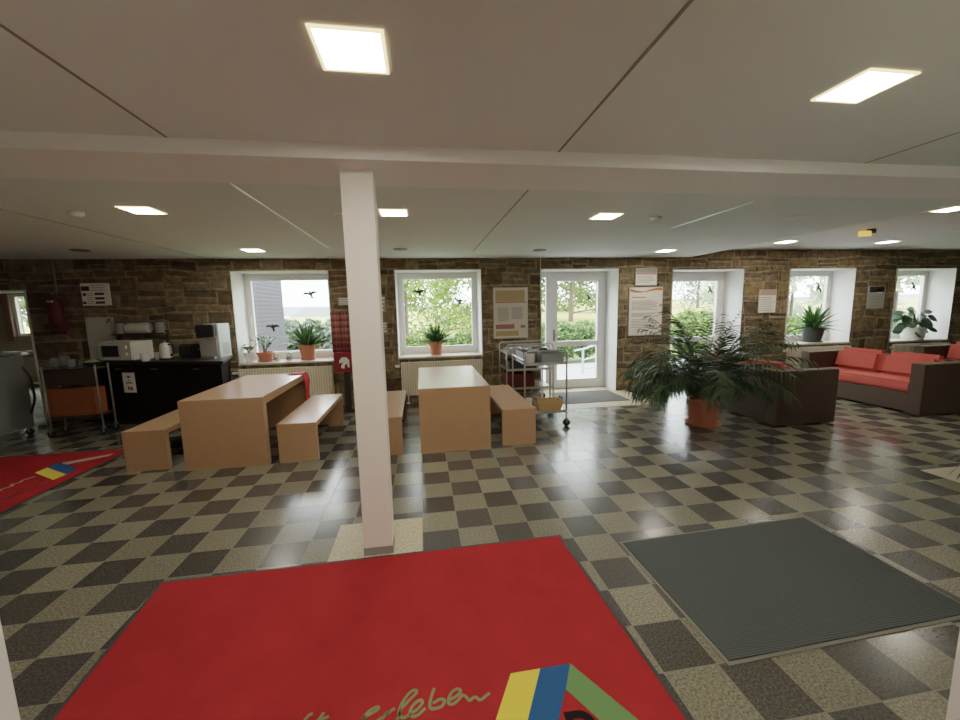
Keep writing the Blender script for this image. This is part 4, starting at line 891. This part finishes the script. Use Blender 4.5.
# jars on the first sill
for x, lab in ((-2.42, 'small glass jar left of the other one on the first window sill'), (-2.22, 'small glass jar next to the spiky plant pot')):
    t = thing('glass_jar', lab, 'jar', (x, 6.96, .79), group='glass jars on the first sill'); MB().lathe([(.04, 0), (.048, .02), (.048, .12), (.042, .14), (.036, .14), (.042, .11), (.042, .02)], n=18).build('jar_wall', 'glassware', t, True); MB().lathe([(.038, .012), (.038, .075), (.01, .078)], n=16).build('candle', 'honey', t, True)
# small plant at the right picture edge
t = thing('potted_plant', 'sprig of a plant on the pale slab at the right picture edge', 'plant', (4.93, 2.64, .0035)); pot(t, .10, .13, .22, 'terra', False); mb = MB()
for i in range(16):
    a = i*2.399; mb.leaf((0, 0, .2), (.28*math.cos(a), .28*math.sin(a), .34), .04, sag=.25, seg=6)
mb.leaf((-.1, 0, .24), (-.40, .02, .13), .075, sag=.11, seg=6, roll=.8); mb.leaf((-.1, 0, .2), (-.36, -.02, .10), .05, sag=.09, seg=6, roll=-.8)
mb.build('leaves', 'broad', t)

# ------------------------------------------------------------------ outside
o = MB().box(-60, 90, 7.36, 14, -.3, -.12).build('terrain', 'lawn'); struct(o, 'green lawn outside the windows', 'lawn')
o = MB().box(1.2, 9.5, 7.37, 10.9, -.12, -.085).build('path', 'paving'); struct(o, 'pale paved terrace outside the glazed doors', 'terrace')
mb = MB(); N = 30
prev = None
for i in range(N+1):
    y = 13.9+i*(110-13.9)/N; k = i/N; zz = -.14+2.6*k**.8*1.0
    cur = [mb.bm.verts.new((x, y, -.14+(zz+.14+.7*math.sin(x*.03+1)*k)*max(.12, min(1, (x+6)/14)))) for x in np.linspace(-90, 150, 25)]
    if prev:
        for j in range(24): mb.bm.faces.new((prev[j], prev[j+1], cur[j+1], cur[j]))
    prev = cur
o = mb.build('field', 'grass', smooth=True); struct(o, 'yellow green meadow rising beyond the hedge', 'meadow')
def ridge(y, x0, x1, h, seed, m, label):
    mb = MB(); prev = None
    for i in range(61):
        x = x0+(x1-x0)*i/60; hh = h*(.75+.25*math.sin(i*.13+seed)+.06*math.sin(i*.7+seed*2)); c_ = [mb.bm.verts.new((x, y, -3)), mb.bm.verts.new((x, y+40, hh)), mb.bm.verts.new((x, y+120, hh*.9))]
        if prev:
            for j in range(2): mb.bm.faces.new((prev[j], prev[j+1], c_[j+1], c_[j]))
        prev = c_
    o = mb.build('hills', m, smooth=True); struct(o, label, 'hills')
ridge(420, -500, 700, 8.5, .5, 'hill', 'hazy blue ridge on the horizon'); ridge(180, -60, 260, 4.2, 2.2, 'forest', 'dark wooded ridge behind the meadow')
def leaf_cloud(blobs, n, size, m, name, parent, flat_=.0):
    tot = sum(b[1][0]*b[1][1]*b[1][2] for b in blobs); V = []; Fs = []
    for c_, r_ in blobs:
        k = max(20, int(n*(r_[0]*r_[1]*r_[2])/tot))
        d = rng.normal(size=(k, 3)); d /= np.linalg.norm(d, axis=1)[:, None]; rad = rng.random(k)**.45
        P = np.array(c_)+d*rad[:, None]*np.array(r_)
        a = rng.normal(size=(k, 3)); a /= np.linalg.norm(a, axis=1)[:, None]; b = np.cross(a, rng.normal(size=(k, 3))); b /= np.linalg.norm(b, axis=1)[:, None]
        s = size*(.6+.8*rng.random(k))[:, None]; base = len(V)
        for q in (P-a*s, P+b*s*.5, P+a*s, P-b*s*.5): V.append(q)
        # interleave later
    allP = []
    for g0 in range(0, len(V), 4):
        A = np.stack(V[g0:g0+4], 1).reshape(-1, 3); allP.append(A)
    A = np.concatenate(allP); me = bpy.data.meshes.new(name); nf = len(A)//4
    me.from_pydata(A.tolist(), [], [(4*i, 4*i+1, 4*i+2, 4*i+3) for i in range(nf)]); me.materials.append(M[m]); o = bpy.data.objects.new(name, me); COL.objects.link(o); o.parent = parent; return o
def tree(label, x, y, h, r, m, n, size, trunk=.12, z0=-.1, low=.35, branches=9):
    t = thing('tree', label, 'tree', (x, y, z0), group='trees outside the windows'); ms = MB().tube([(0, 0, 0), (.05*h*.1, 0, h*.4), (0, 0, h*.8)], trunk, 8, trunk*.3); blobs = [((0, 0, h*.68), (r*.7, r*.7, h*.28))]
    for i in range(branches):
        a = i*2.4; z_ = h*(low+(.9-low)*((i*.37) % 1)); rr = r*random.uniform(.55, .95); e = (rr*math.cos(a), rr*math.sin(a), z_)
        ms.tube([(0, 0, z_*.7), (e[0]*.5, e[1]*.5, z_*.88), e], trunk*.35, 5, trunk*.08); blobs.append((e, (r*.42, r*.42, h*.13)))
        for k in range(3):
            e2 = (e[0]*1.0+random.uniform(-.5, .5)*r*.6, e[1]+random.uniform(-.5, .5)*r*.6, e[2]+random.uniform(-.1, .15)*h); ms.tube([(e[0]*.5, e[1]*.5, z_*.88), e2], trunk*.15, 4, trunk*.05)
    ms.build('trunk', 'bark', t); leaf_cloud(blobs, n, size, m, 'crown', t)
random.seed(5)
tree('slender light tree with thin branches outside the middle window', -.5, 13.5, 5.0, 1.5, 'leafA', 3600, .075, .07, low=.12, branches=16)
tree('loose bright green tree at right in the middle window view', 2.35, 17.5, 5.8, 2.0, 'leafA', 4600, .10, .08, low=.10, branches=14)
tree('broad light green tree standing behind the slender one', .9, 24, 6.6, 3.0, 'leafA', 7000, .12, .12, low=.08, branches=14)
tree('bushy tree filling the top of the terrace door view', 10.6, 27, 8.5, 4.4, 'leafB', 7500, .14, .2, low=.20)
tree('dark round tree at the right of the terrace door view', 17.2, 37, 8.5, 3.6, 'leafB', 4200, .19, .25, low=.15)
tree('tall tree behind the meadow left of the terrace door', 12.6, 42, 10, 4.2, 'leafB', 3500, .22, .3, low=.15)
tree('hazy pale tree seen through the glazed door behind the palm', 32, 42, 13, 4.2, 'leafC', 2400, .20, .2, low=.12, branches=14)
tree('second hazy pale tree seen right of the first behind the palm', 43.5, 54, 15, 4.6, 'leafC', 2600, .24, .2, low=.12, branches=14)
tree('tree with grey green crown outside the facing window', 15.9, 15.0, 6, 2.7, 'leafD', 7000, .14, .07, low=.08, branches=14)
tree('bright green tree outside the last window at right', 21.6, 15.2, 6.4, 2.8, 'leafD', 8000, .15, .07, low=.06, branches=14)
tree('leafy tree outside the annex window', -12.5, 15, 4.5, 2.0, 'leafB', 2200, .12, .12, low=.2)
def shrub(name, label, cat, x0, x1, y0, y1, z1, n, size, m):
    t = thing(name, label, cat, ((x0+x1)/2, (y0+y1)/2, -.12)); w, dd = (x1-x0)/2, (y1-y0)/2; k = max(2, int((x1-x0)/.7))
    bl = [((-w+(i+.5)*2*w/k, random.uniform(-.1, .1), (z1+.12)*.5), (2*w/k*.75, dd, (z1+.12)*.5*random.uniform(.9, 1.08))) for i in range(k)]
    leaf_cloud(bl, n, size, m, 'foliage', t)
    leaf_cloud([(b[0], (b[1][0]*.9, b[1][1]*.6, b[1][2]*.95)) for b in bl], n//2, size*1.6, 'hedge', 'inner_leaves', t)
shrub('hedge', 'clipped green hedge beyond the terrace', 'hedge', 2.3, 7.0, 11.0, 12.2, 1.22, 9000, .055, 'hedge')
shrub('bush', 'bright green bush outside the glazed door behind the palm', 'bush', 8.1, 10.3, 11.0, 12.2, 1.42, 5000, .06, 'leafA')
shrub('bush', 'low light green bush under the middle window view', 'bush', -.7, 1.7, 11.2, 12.2, .95, 4200, .055, 'leafA')
shrub('bush', 'green bush outside the first window beside the slate wing', 'bush', -5.4, -1.9, 13.2, 14.8, 1.38, 7000, .08, 'leafC')
shrub('bush', 'green bush below the facing window view', 'bush', 12.6, 15.4, 11.5, 12.8, 1.1, 3600, .06, 'leafA')
t = thing('handrail', 'pale blue metal handrail on the terrace outside the door', 'handrail', (3.85, 9.2, -.085))
p1 = at(583, 349, 9.2); ox = p1.x-3.85; rz_ = p1.z+.085
MB().tube([(ox, 0, 0), (ox, 0, rz_)], .028, 8).build('post', 'railp', t); MB().tube([(ox-.25, -.1, rz_-.02), (ox, 0, rz_), (ox+.5, .5, rz_+.02), (ox+1.0, 1.0, rz_+.02)], .022, 8).tube([(ox, 0, rz_*.55), (ox+1.0, 1.0, rz_*.56)], .018, 8).tube([(ox, 0, .12), (ox+.45, -.1, .18), (ox+.6, 0, .05)], .018, 8).build('rail', 'railp', t); MB().tube([(ox+1.0, 1.0, 0), (ox+1.0, 1.0, rz_+.02)], .024, 8).build('post', 'railp', t)

# ------------------------------------------------------------------ world and render look
w = bpy.data.worlds.new('sky'); scn.world = w; w.use_nodes = True; nt = w.node_tree; bg = nt.nodes['Background']
tc = nt.nodes.new('ShaderNodeTexCoord'); nz = nt.nodes.new('ShaderNodeTexNoise'); nz.inputs['Scale'].default_value = 2.5; nz.inputs['Detail'].default_value = 5; nt.links.new(tc.outputs['Generated'], nz.inputs['Vector'])
rp = nt.nodes.new('ShaderNodeValToRGB'); rp.color_ramp.elements[0].position = .35; rp.color_ramp.elements[0].color = (.80, .90, 1.0, 1); rp.color_ramp.elements[1].position = .6; rp.color_ramp.elements[1].color = (1, 1, 1, 1)
nt.links.new(nz.outputs['Fac'], rp.inputs[0]); nt.links.new(rp.outputs[0], bg.inputs['Color']); bg.inputs['Strength'].default_value = 5.2
scn.view_settings.view_transform = 'Filmic'; scn.view_settings.look = 'None'; scn.view_settings.exposure = 1.33; scn.view_settings.gamma = 1
scn.cycles.max_bounces = 8; scn.cycles.diffuse_bounces = 5; scn.cycles.glossy_bounces = 4; scn.cycles.transparent_max_bounces = 12; scn.cycles.sample_clamp_indirect = 6; scn.cycles.use_denoising = True
